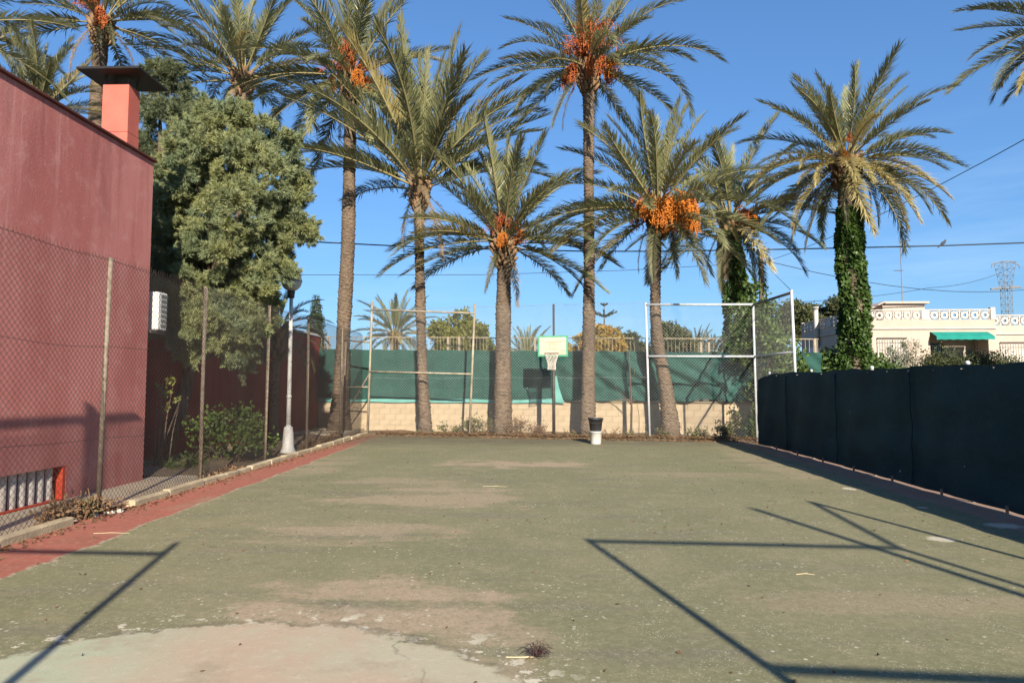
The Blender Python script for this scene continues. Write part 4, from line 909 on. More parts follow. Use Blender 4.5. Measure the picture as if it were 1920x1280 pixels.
# ------------------------------------------------------------------ pines on the left
PL = [(-6.87, 14.1, 7.35, .47), (-7.68, 14.39, 7.15, .52), (-6.31, 14.2, 7.05, .48), (-5.84, 14.5, 6.84, .46), (-8.21, 14.49, 6.72, .52), (-6.72, 13.61, 6.29, .65), (-5.81, 13.66, 5.94, .63), (-5.59, 14.74, 6.21, .28), (-7.73, 13.9, 5.57, .56), (-6.4, 13.25, 5.15, .74), (-6.0, 14.58, 5.37, .64), (-5.33, 14.34, 5.04, .25), (-7.7, 14.24, 4.71, .68), (-6.27, 13.5, 4.2, .7), (-5.9, 14.33, 4.6, .42), (-7.98, 14.35, 3.78, .57), (-6.94, 14.23, 3.52, .68), (-6.25, 14.07, 3.8, .45), (-6.25, 14.59, 3.3, .3), (-7.79, 14.51, 2.84, .52), (-6.6, 13.8, 2.66, .46), (-8.06, 14.69, 2.37, .29), (-6.35, 14.26, 3.05, .46), (-6.52, 14.16, 2.32, .32), (-8.09, 13.85, 4.98, .39), (-8.56, 14.72, 4.08, .35), (-7.45, 14.39, 7.72, .25), (-5.68, 14.52, 5.72, .41), (-7.0, 15.2, 5.6, .8), (-6.9, 15.2, 4.2, .8), (-7.4, 15.0, 6.5, .6), (-5.75, 14.6, 4.2, .2), (-7.35, 13.7, 4.1, .6), (-7.2, 13.6, 3.2, .55), (-7.5, 13.8, 2.6, .4), (-6.9, 13.7, 4.8, .6), (-7.3, 13.6, 5.9, .55), (-6.5, 13.9, 3.3, .5), (-8.2, 14.0, 4.3, .5), (-7.1, 14.0, 2.7, .45), (-8.1, 14.0, 3.2, .45), (-6.3, 13.6, 6.6, .45), (-7.2, 14.2, 7.5, .4), (-7.6, 13.5, 3.5, .45), (-8.0, 13.7, 2.9, .4), (-6.8, 13.5, 3.0, .45), (-7.2, 13.5, 2.4, .35), (-6.2, 13.7, 2.9, .35), (-8.4, 14.2, 5.6, .45), (-8.3, 14.3, 6.2, .4)]
def pine(name, base, lobes, mat, label, seed, r0):
    rng = np.random.default_rng(seed); root = empty(name, base, label, 'tree', None)
    limb_tree(root, base, lobes, r0, M['bark'], rng)
    P = []; D = []                        # feathery upswept sprays, each a tapering plume of short needles
    cush = []
    for (x, y, z, r) in lobes:
        for _ in range(int(6 + 17 * r)):
            d = unit(rng.normal(size=3)); q = r * rng.uniform(.55, 1.0); cush.append((x + d[0] * q, y + d[1] * q, z + d[2] * q * .85, rng.uniform(.13, .24), d))
    for (x, y, z, r, o0) in cush:
        for _ in range(15):
            d = unit(rng.normal(size=3) + o0 * .5 + np.array([0, 0, .3])); st = np.array([x, y, z]) + d * r * rng.uniform(.0, .3)
            g_ = unit(d + np.array([0, 0, .35]) + rng.normal(size=3) * .2); ln = r * (.6 + .55 * rng.random() + .7 * rng.random() ** 4); m = int(22 * ln / .2)
            t = rng.uniform(0, 1, m) ** .8; w_ = .045 * (1 - t) ** .7 + .01
            o_ = unit(rng.normal(size=(m, 3))); P.append(st + g_ * (t * ln)[:, None] + o_ * w_[:, None]); D.append(g_ * 1.2 + o_ * .8)
    P = np.concatenate(P); D = np.concatenate(D)
    V, F = needles(P, D, 4, .085, .0165, rng, .42)
    link('crown', npmesh('crown', V - np.array(base), F, M[mat]), root); return root
pine('pine_tree', (-8.1, 13.9, 0), PL, 'pine', 'large shaggy pine with a leaning trunk between building and lamp post', 3, .17)
P2 = [(-9.87, 16.3, 9.54, .37), (-9.36, 16.3, 8.97, .5), (-9.79, 16.3, 8.55, .55), (-9.03, 16.3, 8.4, .39), (-9.87, 16.3, 7.65, .55), (-9.24, 16.3, 7.5, .52), (-9.7, 16.3, 6.67, .55), (-8.79, 16.3, 8.53, .21), (-9.88, 16.3, 5.71, .55), (-9.63, 16.3, 4.75, .52), (-9.52, 16.3, 9.6, .23), (-10.3, 16.6, 6, .7), (-10.3, 16.6, 7.5, .7), (-8.9, 16.3, 6.5, .5), (-8.9, 16.4, 5.4, .5), (-9.0, 16.2, 4.2, .6), (-9.0, 15.8, 3.3, .5)]
pine('pine_tree', (-9.9, 16.4, 0), P2, 'pine2', 'taller darker pine behind the chimney', 5, .2)
# leafy bush by the fence and low green plants
def bush(name, base, lobes, mat, label, cat='bush', group=None, dens=700, ln=.09, wd=.06, seed=0, stems=7, stem='bark', squash=.9):
    rng = np.random.default_rng(seed); root = empty(name, base, label, cat, group)
    P, D = lobe_points(lobes, dens, rng, (.25, 1.12), .3, squash, .3); V, F = kites(P, D + rng.normal(size=D.shape) * .8, ln, wd, rng)
    V[:, 2] = np.maximum(V[:, 2], base[2] - .02)
    link('leaves', npmesh('leaves', V - np.array(base), F, M[mat]), root)
    b = MB()
    for i in range(stems):
        l = lobes[i % len(lobes)]; e = np.array(l[:3]) + rng.normal(size=3) * l[3] * .5 - np.array(base); e[2] = max(e[2], .08); s = np.array([rng.normal() * .08 + e[0] * .35, rng.normal() * .06 + e[1] * .35, -.06])
        b.tube([tuple(s), tuple(s * .4 + e * .6 + rng.normal(size=3) * .03), tuple(e)], [.012, .009, .004], 5)
    b.build('stems', M[stem], root); return root
bush('leafy_bush', (-6.6, 13.9, 0), [(-7.1, 14.1, .55, .45), (-6.6, 13.9, .6, .5), (-6.2, 13.8, .5, .42), (-6.85, 13.8, .95, .32), (-6.35, 14.3, .75, .4), (-5.98, 14.2, .45, .3), (-6.55, 14.4, 1.0, .3), (-7.25, 13.7, .8, .25)], 'leaf', 'bright leafy green bush behind the fence below the pine', dens=1500, ln=.10, wd=.065, seed=4, stems=12)
bush('low_plant', (-7.2, 12.6, 0), [(-7.4, 12.6, .12, .22), (-7.1, 12.5, .1, .2), (-6.85, 12.7, .12, .2), (-6.9, 13.1, .15, .2)], 'leaf', 'low grassy plant at the corner of the red building', 'plant', dens=1500, ln=.2, wd=.02, seed=5)
bush('shrub', (-7.4, 12.5, 0), [(-7.05, 12.4, 1.72, .10), (-7.2, 12.5, 1.5, .12), (-7.0, 12.6, 1.35, .08), (-7.3, 12.4, 1.6, .06), (-7.12, 12.45, 1.2, .08)], 'leaf_y', 'small yellowing leafy sprig beside the corner of the red building', 'plant', dens=3000, ln=.075, wd=.05, seed=15, stems=8)
bush('dry_weeds', (-5.72, 8.0, 0), [(-5.72, 7.65, .1, .2), (-5.7, 8.05, .16, .25), (-5.6, 8.35, .12, .2), (-5.85, 7.9, .14, .22), (-5.5, 8.6, .05, .12)], 'dry', 'tangle of dry weeds at the foot of the nearest fence post', 'weeds', dens=2600, ln=.06, wd=.035, seed=6, stems=40, stem='litter', squash=.7)
bush('low_plant', (-5.6, 8.1, 0), [(-5.58, 8.1, .2, .09), (-5.56, 8.12, .12, .09)], 'weed', 'green sprig growing among the dry weeds by the kerb', 'plant', dens=5000, ln=.05, wd=.03, seed=7, stems=4)
bush('dry_weeds', (-5.75, 11.3, 0), [(-5.7, 11.2, .04, .16), (-5.75, 11.6, .06, .2), (-5.72, 12.1, .06, .2), (-5.85, 12.5, .06, .2)], 'dry', 'dry creeping weeds along the kerb below the second fence post', 'weeds', dens=2400, ln=.055, wd=.03, seed=8, stems=26, stem='litter', squash=.5)
bush('dry_weeds', (-6.0, 17.6, 0), [(-6.0, 16.8, .06, .2), (-6.1, 17.6, .08, .25), (-6.1, 18.6, .08, .25), (-6.2, 19.5, .08, .25), (-6.3, 20.4, .1, .25)], 'dry', 'low dry weeds between the lamp post and the far corner', 'weeds', dens=1800, ln=.07, wd=.035, seed=9, stems=26, stem='litter', squash=.6)
# weeds at the far end
specs = [('dry_shrub', -2.75, 'weed', .40, 'low greenish shrub left of the middle beige post', 2), ('dry_shrub', -2.1, 'weed', .62, 'leafy dry shrub between the middle beige post and the short palm', 3), ('dry_shrub', -.75, 'dry', .58, 'large rusty dry shrub right of the short palm', 5), ('dry_shrub', -.2, 'dry', .42, 'brown dry shrub just left of the hoop pole', 3),
         ('dry_shrub', .85, 'dry', .22, 'sparse dry weeds right of the hoop pole', 3), ('dry_shrub', 1.25, 'leaf', .26, 'small green weed left of the buckets', 2), ('dry_shrub', 2.2, 'dry', .26, 'low dry weeds right of the buckets', 4), ('dry_shrub', 2.75, 'weed', .27, 'olive weed at the foot of the thin sapling', 2), ('dry_shrub', 3.65, 'weed', .32, 'green and brown weed at the silver post', 3),
         ('dry_shrub', 4.7, 'weed', .36, 'bushy weed right of the bent palm trunk', 4), ('dry_shrub', 5.45, 'weed', .46, 'bushy weed at the edge of the corner shade', 4), ('dry_shrub', -4.0, 'weed', .16, 'low weeds at the foot of the slender palm', 5), ('dry_shrub', -5.0, 'dry', .16, 'dry grass near the beige corner post', 5), ('dry_shrub', 6.3, 'ivy', .5, 'dark green weed in the shaded far right corner', 4), ('dry_shrub', -6.9, 'leaf', .3, 'small green plant at the swollen palm foot', 2)]
rs = np.random.default_rng(21)
for i, (nm, x, mt_, h, lb, nl_) in enumerate(specs):
    lobes = []
    yb = BY(x) + (.42 if x < 5.9 else .6) + (1.9 if x < -6.5 else 0)
    for q in range(nl_ + 2): lobes.append((x + rs.normal() * .26, yb + rs.normal() * .14, h * rs.uniform(.25, .7), h * rs.uniform(.35, .55)))
    bush(nm, (x, yb, .0), lobes, mt_, lb, 'shrub', 'weeds along the far end of the court', dens=1900, ln=.085 if mt_ != 'dry' else .07, wd=.045 if mt_ != 'dry' else .03, seed=50 + i, stems=30, stem='litter', squash=1.)
sp = empty('sapling', (2.84, 21.5, 0), 'thin bare sapling trunk right of the buckets against the wall', 'sapling')
b = MB(); b.tube([(0, 0, -.05), (.03, 0, .9), (.0, 0, 1.7), (-.03, 0, 2.75)], [.04, .032, .026, .016], 7); b.build('trunk', M['bark'], sp, True)
b = MB(); b.tube([(.02, 0, 1.0), (-.2, 0, 1.25), (-.42, 0, 1.42), (-.5, 0, 1.7)], [.018, .014, .01, .006], 5); b.tube([(.0, 0, 1.5), (.12, 0, 1.8), (.14, 0, 2.2)], [.014, .01, .006], 5); b.tube([(.25, 0, -.05), (.27, .02, .6), (.22, 0, 1.0)], [.014, .01, .006], 5); b.build('branch', M['bark'], sp, True)
bush('young_plant', (6.05, 21.1, 0), [(6.05, 21.1, .5, .2), (6.15, 21.1, .72, .14), (5.85, 21.1, .78, .12), (6.1, 21.1, .35, .15)], 'leaf_y', 'young yellow green plant against the cream wall near the corner', 'plant', dens=1100, ln=.10, wd=.05, seed=71, stems=6)
# leaf litter gathered against the far edge and scattered over the slab
rl_ = np.random.default_rng(9); n = 5200
x = rl_.uniform(-5.4, 6.3, n); y = 20.7 - .17 * x + rl_.normal(size=n) * .22 - .05; y[y > 20.72 - .17 * x] += .0
zz = np.where(y < 20.6 - .17 * x, .012, .06 + rl_.uniform(0, .05, n))
V, F = kites(np.stack([x, y, zz], 1), rl_.normal(size=(n, 3)) * np.array([1, 1, .12]), .06, .035, rl_)
o = link('leaf_litter', npmesh('leaf_litter', V, F, M['litter'])); prop(o, 'brown fallen leaves gathered along the far edge of the court', 'leaf litter', None, 'stuff')
n = 420; x = rl_.uniform(-5.3, 5.9, n); y = rl_.uniform(2.5, 20.5, n)
V, F = kites(np.stack([x, y, np.full(n, .010)], 1), rl_.normal(size=(n, 3)) * np.array([1, 1, .12]), .034, .020, rl_)
o = link('scattered_leaves', npmesh('scattered_leaves', V, F, M['litter'])); prop(o, 'tiny dry leaves scattered over the green court', 'leaf litter', None, 'stuff')
n = 900; x = kx(rl_.uniform(3, 22, n)) ; y = rl_.uniform(6, 22, n); x = kx(y) + np.abs(rl_.normal(size=n)) * .13 + .07
V, F = kites(np.stack([x, y, np.full(n, .012)], 1), rl_.normal(size=(n, 3)) * np.array([1, 1, .15]), .05, .028, rl_)
o = link('kerb_litter', npmesh('kerb_litter', V, F, M['litter'])); prop(o, 'dry leaf scraps lying along the left kerb', 'leaf litter', None, 'stuff')
# dried tuft and straws
dt = empty('dried_tuft', (-.03, 4.14, 0), 'dark dried plant tuft with a straw stalk lying on the near court', 'dried plant')
b = MB(); rt_ = random.Random(2)
for i in range(60):
    a = rt_.uniform(0, 6.28); l = rt_.uniform(.045, .10); z = rt_.uniform(.02, .10); b.tube([(0, 0, .012), (math.cos(a) * l * .5, math.sin(a) * l * .5, z), (math.cos(a) * l + rt_.uniform(-.02, .02), math.sin(a) * l, max(.006, z * rt_.uniform(.3, 1.1)))], [.0022, .0018, .001], 4)
    if i % 2: b.tube([(math.cos(a) * l * .6, math.sin(a) * l * .6, z), (math.cos(a + .5) * l * 1.1, math.sin(a + .5) * l * 1.1, z * .8)], .0012, 3)
b.build('twigs', M['dark_twig'], dt)
b = MB(); b.tube([(-.02, 0, .01), (-.1, -.005, .008), (-.19, -.005, .007)], [.005, .004, .003], 5); b.build('stalk', M['straw'], dt)
for (x0, y0, x1, y1, lb) in ((-4.95, 7.28, -4.55, 7.30, 'pale straw lying across the red border by the kerb'), (2.2, 6.0, 2.36, 6.0, 'short pale straw lying right of the court centre'), (-.95, 10.85, -.55, 10.83, 'pale straw lying on the middle of the court')):
    b = MB(); mx_, my_ = (x0 + x1) / 2, (y0 + y1) / 2; b.tube([(x0 - mx_, y0 - my_, .006), (0, .01, .012), (x1 - mx_, y1 - my_, .006)], [.0035, .0035, .002], 5); o = b.build('straw', M['straw'], None, loc=(mx_, my_, 0)); prop(o, lb, 'straw', 'straws on the court')
rk = random.Random(12)
for i, (x, y) in enumerate(((-5.50, 8.33), (-5.42, 8.47), (-5.56, 8.2), (-5.47, 8.40))):
    b = MB(); r_ = rk.uniform(.03, .05); prof = [(.001, 0), (r_, r_ * .2), (r_ * 1.05, r_ * .6), (r_ * .6, r_ * 1.1), (.001, r_ * 1.2)]; b.lathe(prof, 7)
    b.v = [(v[0] * rk.uniform(.75, 1.2), v[1] * rk.uniform(.75, 1.2), v[2]) for v in b.v]; o = b.build('rubble_stone', M['rubble'], None, loc=(x, y, .0)); prop(o, 'whitish lump of broken kerb among the dry weeds', 'stone', 'broken kerb lumps by the nearest post')

# ------------------------------------------------------------------ trees beyond the wall
GB = 'trees beyond the wall'
rt = np.random.default_rng(33)
def lobes_in(cx, cy, cz, rx, ry, rz_, n, r0, r1, seed):
    r = np.random.default_rng(seed); out = []
    for _ in range(n):
        d = unit(r.normal(size=3)) * r.uniform(.35, .95); out.append((cx + d[0] * rx, cy + d[1] * ry, cz + d[2] * rz_, r.uniform(r0, r1)))
    return out
tree('spreading_tree', (-5.5, 45, 0), lobes_in(-5.4, 45, 4.3, 2.7, 2, 1.8, 46, .5, .85, 1), M['leaf_y'], 'rounded yellow green tree behind the wall left of the short palm', GB, dens=900, ln=.26, wd=.13, seed=1, r0=.2)
tree('ochre_tree', (3.3, 44, 0), lobes_in(3.4, 44, 3.7, 2.2, 1.8, 1.7, 34, .45, .8, 2), M['leaf_o'], 'ochre flowering tree behind the tallest palm', GB, dens=900, ln=.24, wd=.14, seed=2, r0=.18)
tree('round_tree', (7.0, 52, 0), lobes_in(7.0, 52, 4.0, 1.9, 1.6, 1.6, 26, .5, .85, 3), M['leaf_dk'], 'dark round tree between the ochre tree and the bent palm', GB, dens=900, ln=.26, wd=.13, seed=3)
tree('round_tree', (9.8, 50, 0), lobes_in(9.6, 50, 4.4, 1.8, 1.6, 1.7, 26, .5, .85, 4), M['leaf_dk'], 'dark round tree just right of the bent palm trunk', GB, dens=900, ln=.26, wd=.13, seed=4)
tree('umbrella_pine', (19.9, 50, 0), lobes_in(19.9, 50, 6.3, 2.8, 2, 2.0, 40, .5, .95, 5), M['leaf_dk'], 'dark green tree behind the left side of the peach house', GB, dens=900, ln=.28, wd=.12, seed=5, r0=.25)
tree('umbrella_pine', (26.5, 58, 0), lobes_in(26.0, 58, 6.2, 3.0, 2, 1.8, 34, .5, .95, 6), M['leaf_dk'], 'far dark tree over the roof of the peach house', GB, dens=700, ln=.3, wd=.13, seed=6, r0=.25)
tree('leafy_tree', (9.4, 30, 0), lobes_in(9.4, 30, 2.9, 1.1, 1, 1.5, 26, .35, .6, 7), M['leaf'], 'loose green tree behind the silver corner posts', GB, dens=650, ln=.16, wd=.08, seed=7)
cyl = [(-18.9, 55, .8 + i * .42, (.35 + .62 * math.sin(min(1, (19.6 - i) / 15) * 1.5)) * (.8 if i < 3 else 1) * (.85 if i > 17 else 1)) for i in range(20)]
tree('cypress_tree', (-18.9, 55, 0), cyl, M['leaf_cy'], 'dark pointed cypress beyond the red outbuilding', GB, dens=700, ln=.26, wd=.08, seed=8, r0=.16, squash=1.1)
tree('ochre_shrub', (-18.0, 53, 0), lobes_in(-18.2, 53, 4.2, 1.0, .8, 1.0, 14, .3, .5, 9), M['leaf_gr'], 'pale shrubby tree at the foot of the cypress', GB, dens=500, ln=.2, wd=.09, seed=9)
nf = empty('norfolk_pine', (5.66, 60, 0), 'tiered norfolk pine tip above the ochre tree', 'tree', GB)
b = MB(); b.tube([(0, 0, 0), (0, 0, 5), (0, 0, 9.0)], [.25, .14, .02], 7); b.build('trunk', M['bark'], nf, True)
P = []; D = []; rn = np.random.default_rng(4)
for tier, (z, l) in enumerate(((8.75, .3), (7.75, 1.15), (6.1, 1.7), (4.6, 2.0), (3.2, 2.2))):
    for k_ in range(7):
        a = k_ * 6.283 / 7 + tier; m = int(60 * l)
        t = rn.uniform(.05, 1, m); P.append(np.stack([np.cos(a) * l * t, np.sin(a) * l * t, z + .38 * l * t ** 1.6 + rn.normal(size=m) * .03], 1)); D.append(np.stack([np.cos(a) + rn.normal(size=m) * .8, np.sin(a) + rn.normal(size=m) * .8, np.full(m, .5)], 1))
V, F = kites(np.concatenate(P), np.concatenate(D), .26, .09, rn); link('crown', npmesh('crown', V, F, M['leaf_cy']), nf)
# hedge and shrubs over the right hand fence
bush('grey_shrub', (12.7, 24, 0), [(12.6, 24, 1.6, .6), (12.1, 24, 1.6, .6), (13.1, 24, 1.7, .6), (12.5, 24, 2.4, .45), (13.0, 24.2, 2.6, .35), (12.1, 24.1, 2.2, .4), (12.75, 24, 3.0, .2), (13.2, 24.1, 3.05, .16), (12.3, 24, 2.75, .25)], 'leaf_gr', 'wispy grey green olive shrub before the peach house', 'shrub', None, 2600, .12, .026, 31, 24, squash=1.2)
bush('hedge', (14.6, 24, 0), [(13.7 + .33 * i, 24 + .1 * math.sin(i * 2), 2.2 + .12 * math.sin(i * 1.7), .62 + .06 * math.sin(i * 2.9)) for i in range(8)], 'leaf_dk', 'clipped dark hedge over the windbreak fence below the awning', 'hedge', None, 4200, .09, .045, 32, 10)
bush('hedge', (18.5, 24.5, 0), [(16.6 + .45 * i, 24.5, 2.0 + .1 * math.sin(i * 2.3), .55) for i in range(10)], 'leaf_dk', 'low dark hedge at the right edge over the windbreak fence', 'hedge', None, 3200, .09, .05, 33, 10)
bush('shrub', (9.4, 22.6, 0), [(8.7, 22.6, 2.0, .45), (9.2, 22.7, 2.2, .5), (9.7, 22.7, 2.45, .5), (8.3, 22.6, 1.9, .4), (11.2, 22.6, 2.1, .55), (10.7, 22.9, 2.45, .5)], 'leaf', 'broad leaved green shrub at the foot of the ivy clad palm by the house', 'shrub', None, 1900, .15, .10, 34, 10)

bush('creeper', (7.0, 20.1, 0), [(7.0, 20.1, 2.0, .5), (6.75, 20.1, 2.9, .42), (7.35, 20.3, 2.5, .5), (7.4, 20.1, 1.6, .5), (6.65, 20.2, 3.5, .3), (6.9, 20.2, 1.2, .5), (7.7, 20.3, 2.0, .4), (6.6, 20.3, .6, .5), (6.35, 20.95, 3.2, .5), (6.5, 21.0, 4.0, .4), (6.3, 20.9, 2.5, .45), (6.8, 21.0, 3.4, .55), (7.3, 20.9, 3.0, .5), (6.65, 21.0, 4.6, .3), (6.9, 20.6, 1.5, .6), (7.0, 20.9, 4.0, .4)], 'leaf', 'loose green creeper behind the silver corner posts above the windbreak', 'creeper', None, 1700, .14, .09, 36, 14)

# ------------------------------------------------------------------ peach house
hs = empty('peach_house', (15.13, 32, 0), 'flat roofed peach house with lattice parapet and teal awning', 'house')
def hb(name, mat, *bx, parent=hs, bev=0):
    b = MB()
    for q in bx: (b.bbox(*q, bev) if bev else b.box(*q))
    return b.build(name, M[mat], parent)
hb('wall', 'house', (0, 3.06, 0, .25, -.1, 4.66), (5.72, 6.07, 0, .25, -.1, 4.66), (3.06, 5.72, 0, .25, 4.09, 4.66), (0, .25, .25, 7.4, -.1, 4.66), (.25, 6.07, 7.15, 7.4, -.1, 4.66), (5.82, 6.07, .25, 7.15, -.1, 4.66), (.25, 5.82, 1.2, 1.4, -.1, 4.5))
hb('ceiling', 'house_white', (.25, 5.82, .25, 7.15, 4.502, 4.62))
hb('cornice', 'house_white', (-.06, 6.1, -.07, -.002, 4.22, 4.29), (-.07, -.002, 0, 7.4, 4.22, 4.29), bev=.01)
hb('wall', 'house', (6.072, 12, .35, .6, -.1, 4.42))
hb('cornice', 'house_white', (6.1, 12, .28, .348, 3.98, 4.05), bev=.01)
hb('parapet_pier', 'house_white', (-.02, .16, -.02, .16, 4.662, 5.24), bev=.01); hb('parapet_pier', 'house_white', (5.87, 6.09, -.02, .16, 4.662, 5.24), bev=.01); hb('parapet_pier', 'house_white', (2.72, 3.08, -.01, .14, 4.662, 5.15), bev=.01)
hb('parapet_pier', 'house_white', (-.02, .16, 7.24, 7.4, 4.662, 5.2), bev=.01); hb('parapet_pier', 'house_white', (-.03, .17, 3.4, 3.7, 4.662, 5.18), bev=.01)
hb('coping', 'house_white', (.162, 2.718, .0, .13, 5.105, 5.16), bev=.008); hb('coping', 'house_white', (3.082, 5.868, .0, .13, 5.105, 5.16), bev=.008); hb('coping', 'house_white', (.0, .13, .162, 3.398, 5.105, 5.16), bev=.008); hb('coping', 'house_white', (.0, .13, 3.702, 7.238, 5.105, 5.16), bev=.008)
hb('coping', 'house_white', (6.10, 12, .37, .5, 4.865, 4.92), bev=.008)
# lattice block: ring, corner ties and frame
def lattice():
    b = MB(); h = .22; n = 14; ro, ri = .178, .075
    vs = []
    for yy in (.02, .10):
        for r_ in (ro, ri):
            for q in range(n): vs.append((.225 + r_ * math.cos(q * 2 * math.pi / n), yy, h + r_ * math.sin(q * 2 * math.pi / n)))
    f = []
    for q in range(n):
        k_ = (q + 1) % n; f += [(q, k_, n + k_, n + q), (2 * n + k_, 2 * n + q, 3 * n + q, 3 * n + k_), (q, 2 * n + q, 2 * n + k_, k_), (n + k_, 3 * n + k_, 3 * n + q, n + q)]
    b.add(vs, f)
    for sx_ in (-1, 1):
        for sz_ in (-1, 1): b.tube([(.225 + sx_ * .11, .06, h + sz_ * .11), (.225 + sx_ * .215, .06, h + sz_ * .215)], .035, 4)
    b.box(.0, .022, .025, .095, 0, .44); b.box(.428, .45, .025, .095, 0, .44)
    me = bpy.data.meshes.new('lattice_block'); me.from_pydata([tuple(v) for v in b.v], [], b.f); me.materials.append(M['house_white']); me.update(); return me
lm = lattice()
def latrow(x0, x1, y, z, rot=0):
    n = max(1, round((x1 - x0) / .45)); s = (x1 - x0) / n / .45
    for i in range(n):
        o = link('lattice_block', lm, hs, (x0 + i * .45 * s, y, z) if not rot else (y, x0 + i * .45 * s, z)); o.scale = (s, 1, 1)
        if rot: o.rotation_euler = (0, 0, R(90)); o.location.x = y + .12
latrow(.165, 2.715, 0, 4.664); latrow(3.085, 5.865, 0, 4.664); latrow(.165, 3.395, 0, 4.664, 1); latrow(3.705, 7.235, 0, 4.664, 1); latrow(6.1, 11.5, .37, 4.424)
rbx = hb('roof_room', 'house', (1.9, 3.95, 1.9, 4.6, 4.64, 5.62)); b = MB(); b.add([(1.2, 1.72, 5.35), (1.95, 1.72, 5.70), (1.95, 4.8, 5.70), (1.2, 4.8, 5.35), (1.2, 1.72, 5.42), (1.95, 1.72, 5.77), (1.95, 4.8, 5.77), (1.2, 4.8, 5.42)], [(0, 3, 2, 1), (4, 5, 6, 7), (0, 1, 5, 4), (1, 2, 6, 5), (2, 3, 7, 6), (3, 0, 4, 7)]); b.build('roof_slope', M['house'], hs)
hb('roof_slab', 'house', (1.952, 4.1, 1.72, 4.75, 5.64, 5.75), bev=.01)
# awning with scalloped edge
b = MB(); n = 14; vs = []; fs = []
for i in range(n + 1):
    x = 3.1 + 2.6 * i / n; sc_ = .025 * (i % 2); vs += [(x, -.02, 4.085), (x, -.48, 3.86), (x, -.49, 3.69 + sc_)]
for i in range(n): a = i * 3; fs += [(a, a + 1, a + 4, a + 3), (a + 1, a + 2, a + 5, a + 4)]
b.add(vs, fs); b.build('awning', M['awning'], hs)
wn = hb('window', 'shutter', (3.5, 4.3, 1.16, 1.198, 2.2, 3.62)); hb('pane', 'glass_dark', (3.56, 3.88, 1.14, 1.158, 2.26, 3.56), (3.92, 4.24, 1.14, 1.158, 2.26, 3.56), parent=wn)
b = MB()
for i in range(9): b.box(3.52 + i * .094, 3.535 + i * .094, 1.06, 1.075, 2.2, 3.6)
b.build('window_grille', M['black'], wn)
for (x0, x1, y0, zt) in ((.62, 1.98, 0, 3.82), (6.45, 7.6, .35, 3.62)):
    wn = hb('window', 'house_white', (x0, x1, y0 - .03, y0 - .002, 2.3, zt)); hb('window_top', 'shutter', (x0, x1, y0 - .09, y0 - .032, zt - .05, zt + .01), parent=wn); b = MB(); i = 0
    while x0 + .03 + i * .12 < x1: b.box(x0 + .03 + i * .12, x0 + .045 + i * .12, y0 - .15, y0 - .135, 2.3, zt - .05); i += 1
    b.box(x0, x1, y0 - .15, y0 - .136, zt - .2, zt - .185); b.build('window_grille', M['cream_metal'], wn)
wn = hb('window', 'house_white', (-.04, -.002, 4.6, 6.4, 1.8, 3.75)); b = MB()
for i in range(4): b.box(-.06, -.042, 4.65, 6.35, 2.0 + i * .45, 2.3 + i * .45)
b.build('shutter_panel', M['white_paint'], wn)
wn = hb('window', 'shutter', (-.03, -.002, 1.4, 2.4, 1.8, 3.45)); hb('window_grille', 'black', *[(-.09, -.075, 1.45 + .13 * i, 1.465 + .13 * i, 1.8, 3.45) for i in range(8)], parent=wn)
b = MB(); b.tube([(-.16, 4.9, 3.6), (-.16, 4.9, 5.75)], .12, 10); b.tube([(-.16, 4.9, 5.75), (-.16, 4.9, 5.86)], .15, 10); b.build('chimney_pipe', M['house_white'], hs, True)
tv = empty('television_antenna', (18.17, 34.2, 5.75), 'thin television antenna mast on the roof of the peach house', 'antenna')
b = MB(); b.tube([(0, 0, -.75), (0, 0, 3.2)], .022, 6); b.build('mast', M['lattice_steel'], tv)
b = MB(); b.tube([(-.35, 0, 1.62), (.12, 0, 1.62)], .014, 5)
for i in range(6): b.tube([(-.32 + .07 * i, -.14, 1.62), (-.32 + .07 * i, .14, 1.62)], .007, 4)
b.tube([(-.05, 0, 3.05), (.5, 0, 3.15)], .012, 5)
for i in range(8): b.tube([(-.02 + .065 * i, -.16, 3.06 + .012 * i), (-.02 + .065 * i, .16, 3.06 + .012 * i)], .007, 4); b.tube([(-.02 + .065 * i, 0, 2.98 + .012 * i), (-.02 + .065 * i, 0, 3.18 + .012 * i)], .006, 4)
b.build('elements', M['lattice_steel'], tv)

# ------------------------------------------------------------------ pole, cables, pylon, bird
up = empty('utility_pole', (13.1, 40, 0), 'timber utility pole behind the far right corner', 'utility pole')
b = MB(); b.tube([(0, 0, -.1), (0, 0, 9.55)], [.19, .14], 10); b.build('shaft', M['timber'], up, True)
b = MB(); b.tube([(-.1, -.15, 8.85), (.5, -.15, 8.85)], .04, 6); b.tube([(.2, -.15, 8.7), (.2, -.15, 9.0)], .05, 6); b.tube([(.45, -.15, 8.7), (.45, -.15, 9.0)], .05, 6); b.build('cross_bar', M['dark_steel'], up)
def cable(pts, r, label, sag=0.):
    o0 = Vector(pts[0]); b = MB(); out = []
    for a, c in zip(pts[:-1], pts[1:]):
        for q in range(8):
            t = q / 8; v = Vector(a).lerp(Vector(c), t); v.z -= sag * 4 * t * (1 - t); out.append(v - o0)
    out.append(Vector(pts[-1]) - o0); b.tube(out, r, 5); o = b.build('power_cable', M['cable'], None, True, loc=o0); prop(o, label, 'cable', 'overhead cables')
cable([(-24, 29.5, 9.2), (-11, 29.5, 8.13), (-4.5, 29.5, 7.75), (2.03, 29.5, 7.55), (5.56, 29.5, 7.52), (11.37, 29.5, 7.57), (17.5, 29.5, 7.66), (21.8, 29.5, 7.78), (34, 29.5, 8.4)], .03, 'thickest overhead cable, crossing the whole view behind the trunks')
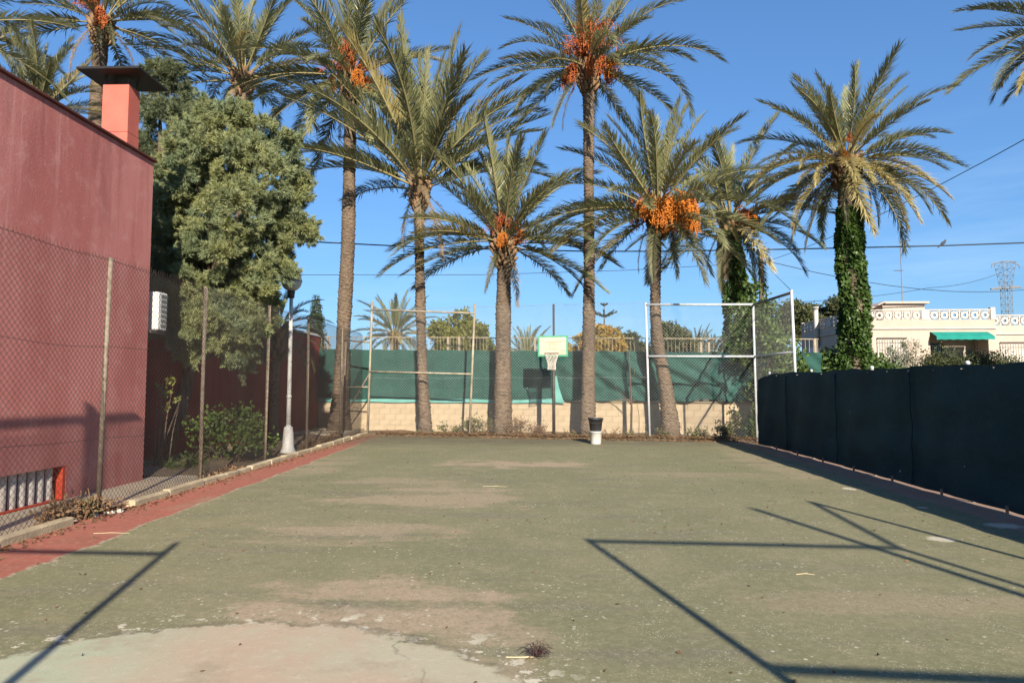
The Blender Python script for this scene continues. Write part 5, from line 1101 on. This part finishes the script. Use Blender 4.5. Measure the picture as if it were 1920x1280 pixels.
cable([(-30, 39.85, 9.2), (-14.81, 39.85, 8.32), (-3.69, 39.85, 8.24), (5, 39.85, 8.45), (13.1, 39.85, 8.85)], .016, 'thin overhead cable below the thick one, left of the utility pole')
cable([(13.3, 39.85, 8.9), (13.87, 18, 8.7), (14.1, 8, 9.6)], .014, 'cable rising steeply from the utility pole to the upper right', .35)
cable([(13.55, 39.85, 8.9), (42.3, 60, 9.9)], .022, 'thin cable descending right from the utility pole behind the house', .8)
cable([(13.3, 39.85, 8.7), (6.05, 16.3, 3.9)], .008, 'thin guy wire from the utility pole to the silver corner post')
cable([(28, 90, 12.5), (60, 105, 16.5), (81.5, 120, 21.5)], .035, 'faint distant cable running to the pylon', .6)
py = empty('pylon', (81.6, 120, 0), 'distant steel lattice pylon above the peach house', 'pylon')
def latt(b, lv, r=.06):
    c = [[(sx_ * w_, sy_ * w_, z) for sx_, sy_ in ((-1, -1), (1, -1), (1, 1), (-1, 1))] for z, w_ in lv]
    for a, d in zip(c[:-1], c[1:]):
        for i in range(4): b.tube([a[i], d[i]], r * .8, 4); b.tube([a[i], d[(i + 1) % 4]], r * .45, 4); b.tube([a[(i + 1) % 4], d[i]], r * .45, 4); b.tube([d[i], d[(i + 1) % 4]], r * .45, 4)
b = MB(); latt(b, [(-.1, 1.6), (3, 1.3), (6, 1.0), (8.5, .75), (10.5, .62), (12, .6), (13.2, .6), (14.4, .6), (15.6, .6), (16.8, .6), (18.3, .6)]); b.build('body', M['lattice_steel'], py)
b = MB(); latt(b, [(18.3, .6), (19.5, .72), (20.7, .85), (21.9, 1.0), (23.0, 1.15)], .055); b.build('head', M['lattice_steel'], py)
b = MB(); b.tube([(-2.6, 0, 18.3), (2.6, 0, 18.6)], .17, 6); b.tube([(-2.6, 0, 18.3), (0, 0, 19.0), (2.6, 0, 18.6)], .07, 5); b.build('cross_arm', M['lattice_steel'], py)
b = MB(); b.tube([(-2.2, 0, 22.7), (-1.2, 0, 23.1), (1.2, 0, 23.1), (2.4, 0, 22.5)], .1, 5); b.tube([(-2.2, 0, 22.7), (-2.3, 0, 22.1)], .08, 5); b.tube([(2.4, 0, 22.5), (2.5, 0, 21.9)], .08, 5); b.build('top_arm', M['lattice_steel'], py)
bi = empty('pigeon', (17.5, 29.5, 7.70), 'dark pigeon perched on the thick cable', 'bird')
b = MB(); b.tube([(-.17, 0, -.06), (-.10, 0, .0), (-.02, 0, .07), (.05, 0, .12), (.08, 0, .17), (.10, 0, .205), (.105, 0, .23)], [.012, .04, .068, .06, .04, .036, .012], 10); b.build('body', M['bird'], bi, True)
b = MB(); b.tube([(.125, 0, .205), (.15, 0, .2)], [.01, .003], 5); b.build('beak', M['black'], bi); b = MB(); b.tube([(-.12, 0, -.0), (-.2, 0, -.09), (-.24, 0, -.12)], [.03, .028, .02], 6); b.build('tail', M['bird'], bi); b = MB(); b.tube([(0, .02, .02), (.0, .02, -.025)], .007, 4); b.tube([(0, -.02, .02), (.0, -.02, -.025)], .007, 4); b.build('legs', M['litter'], bi)
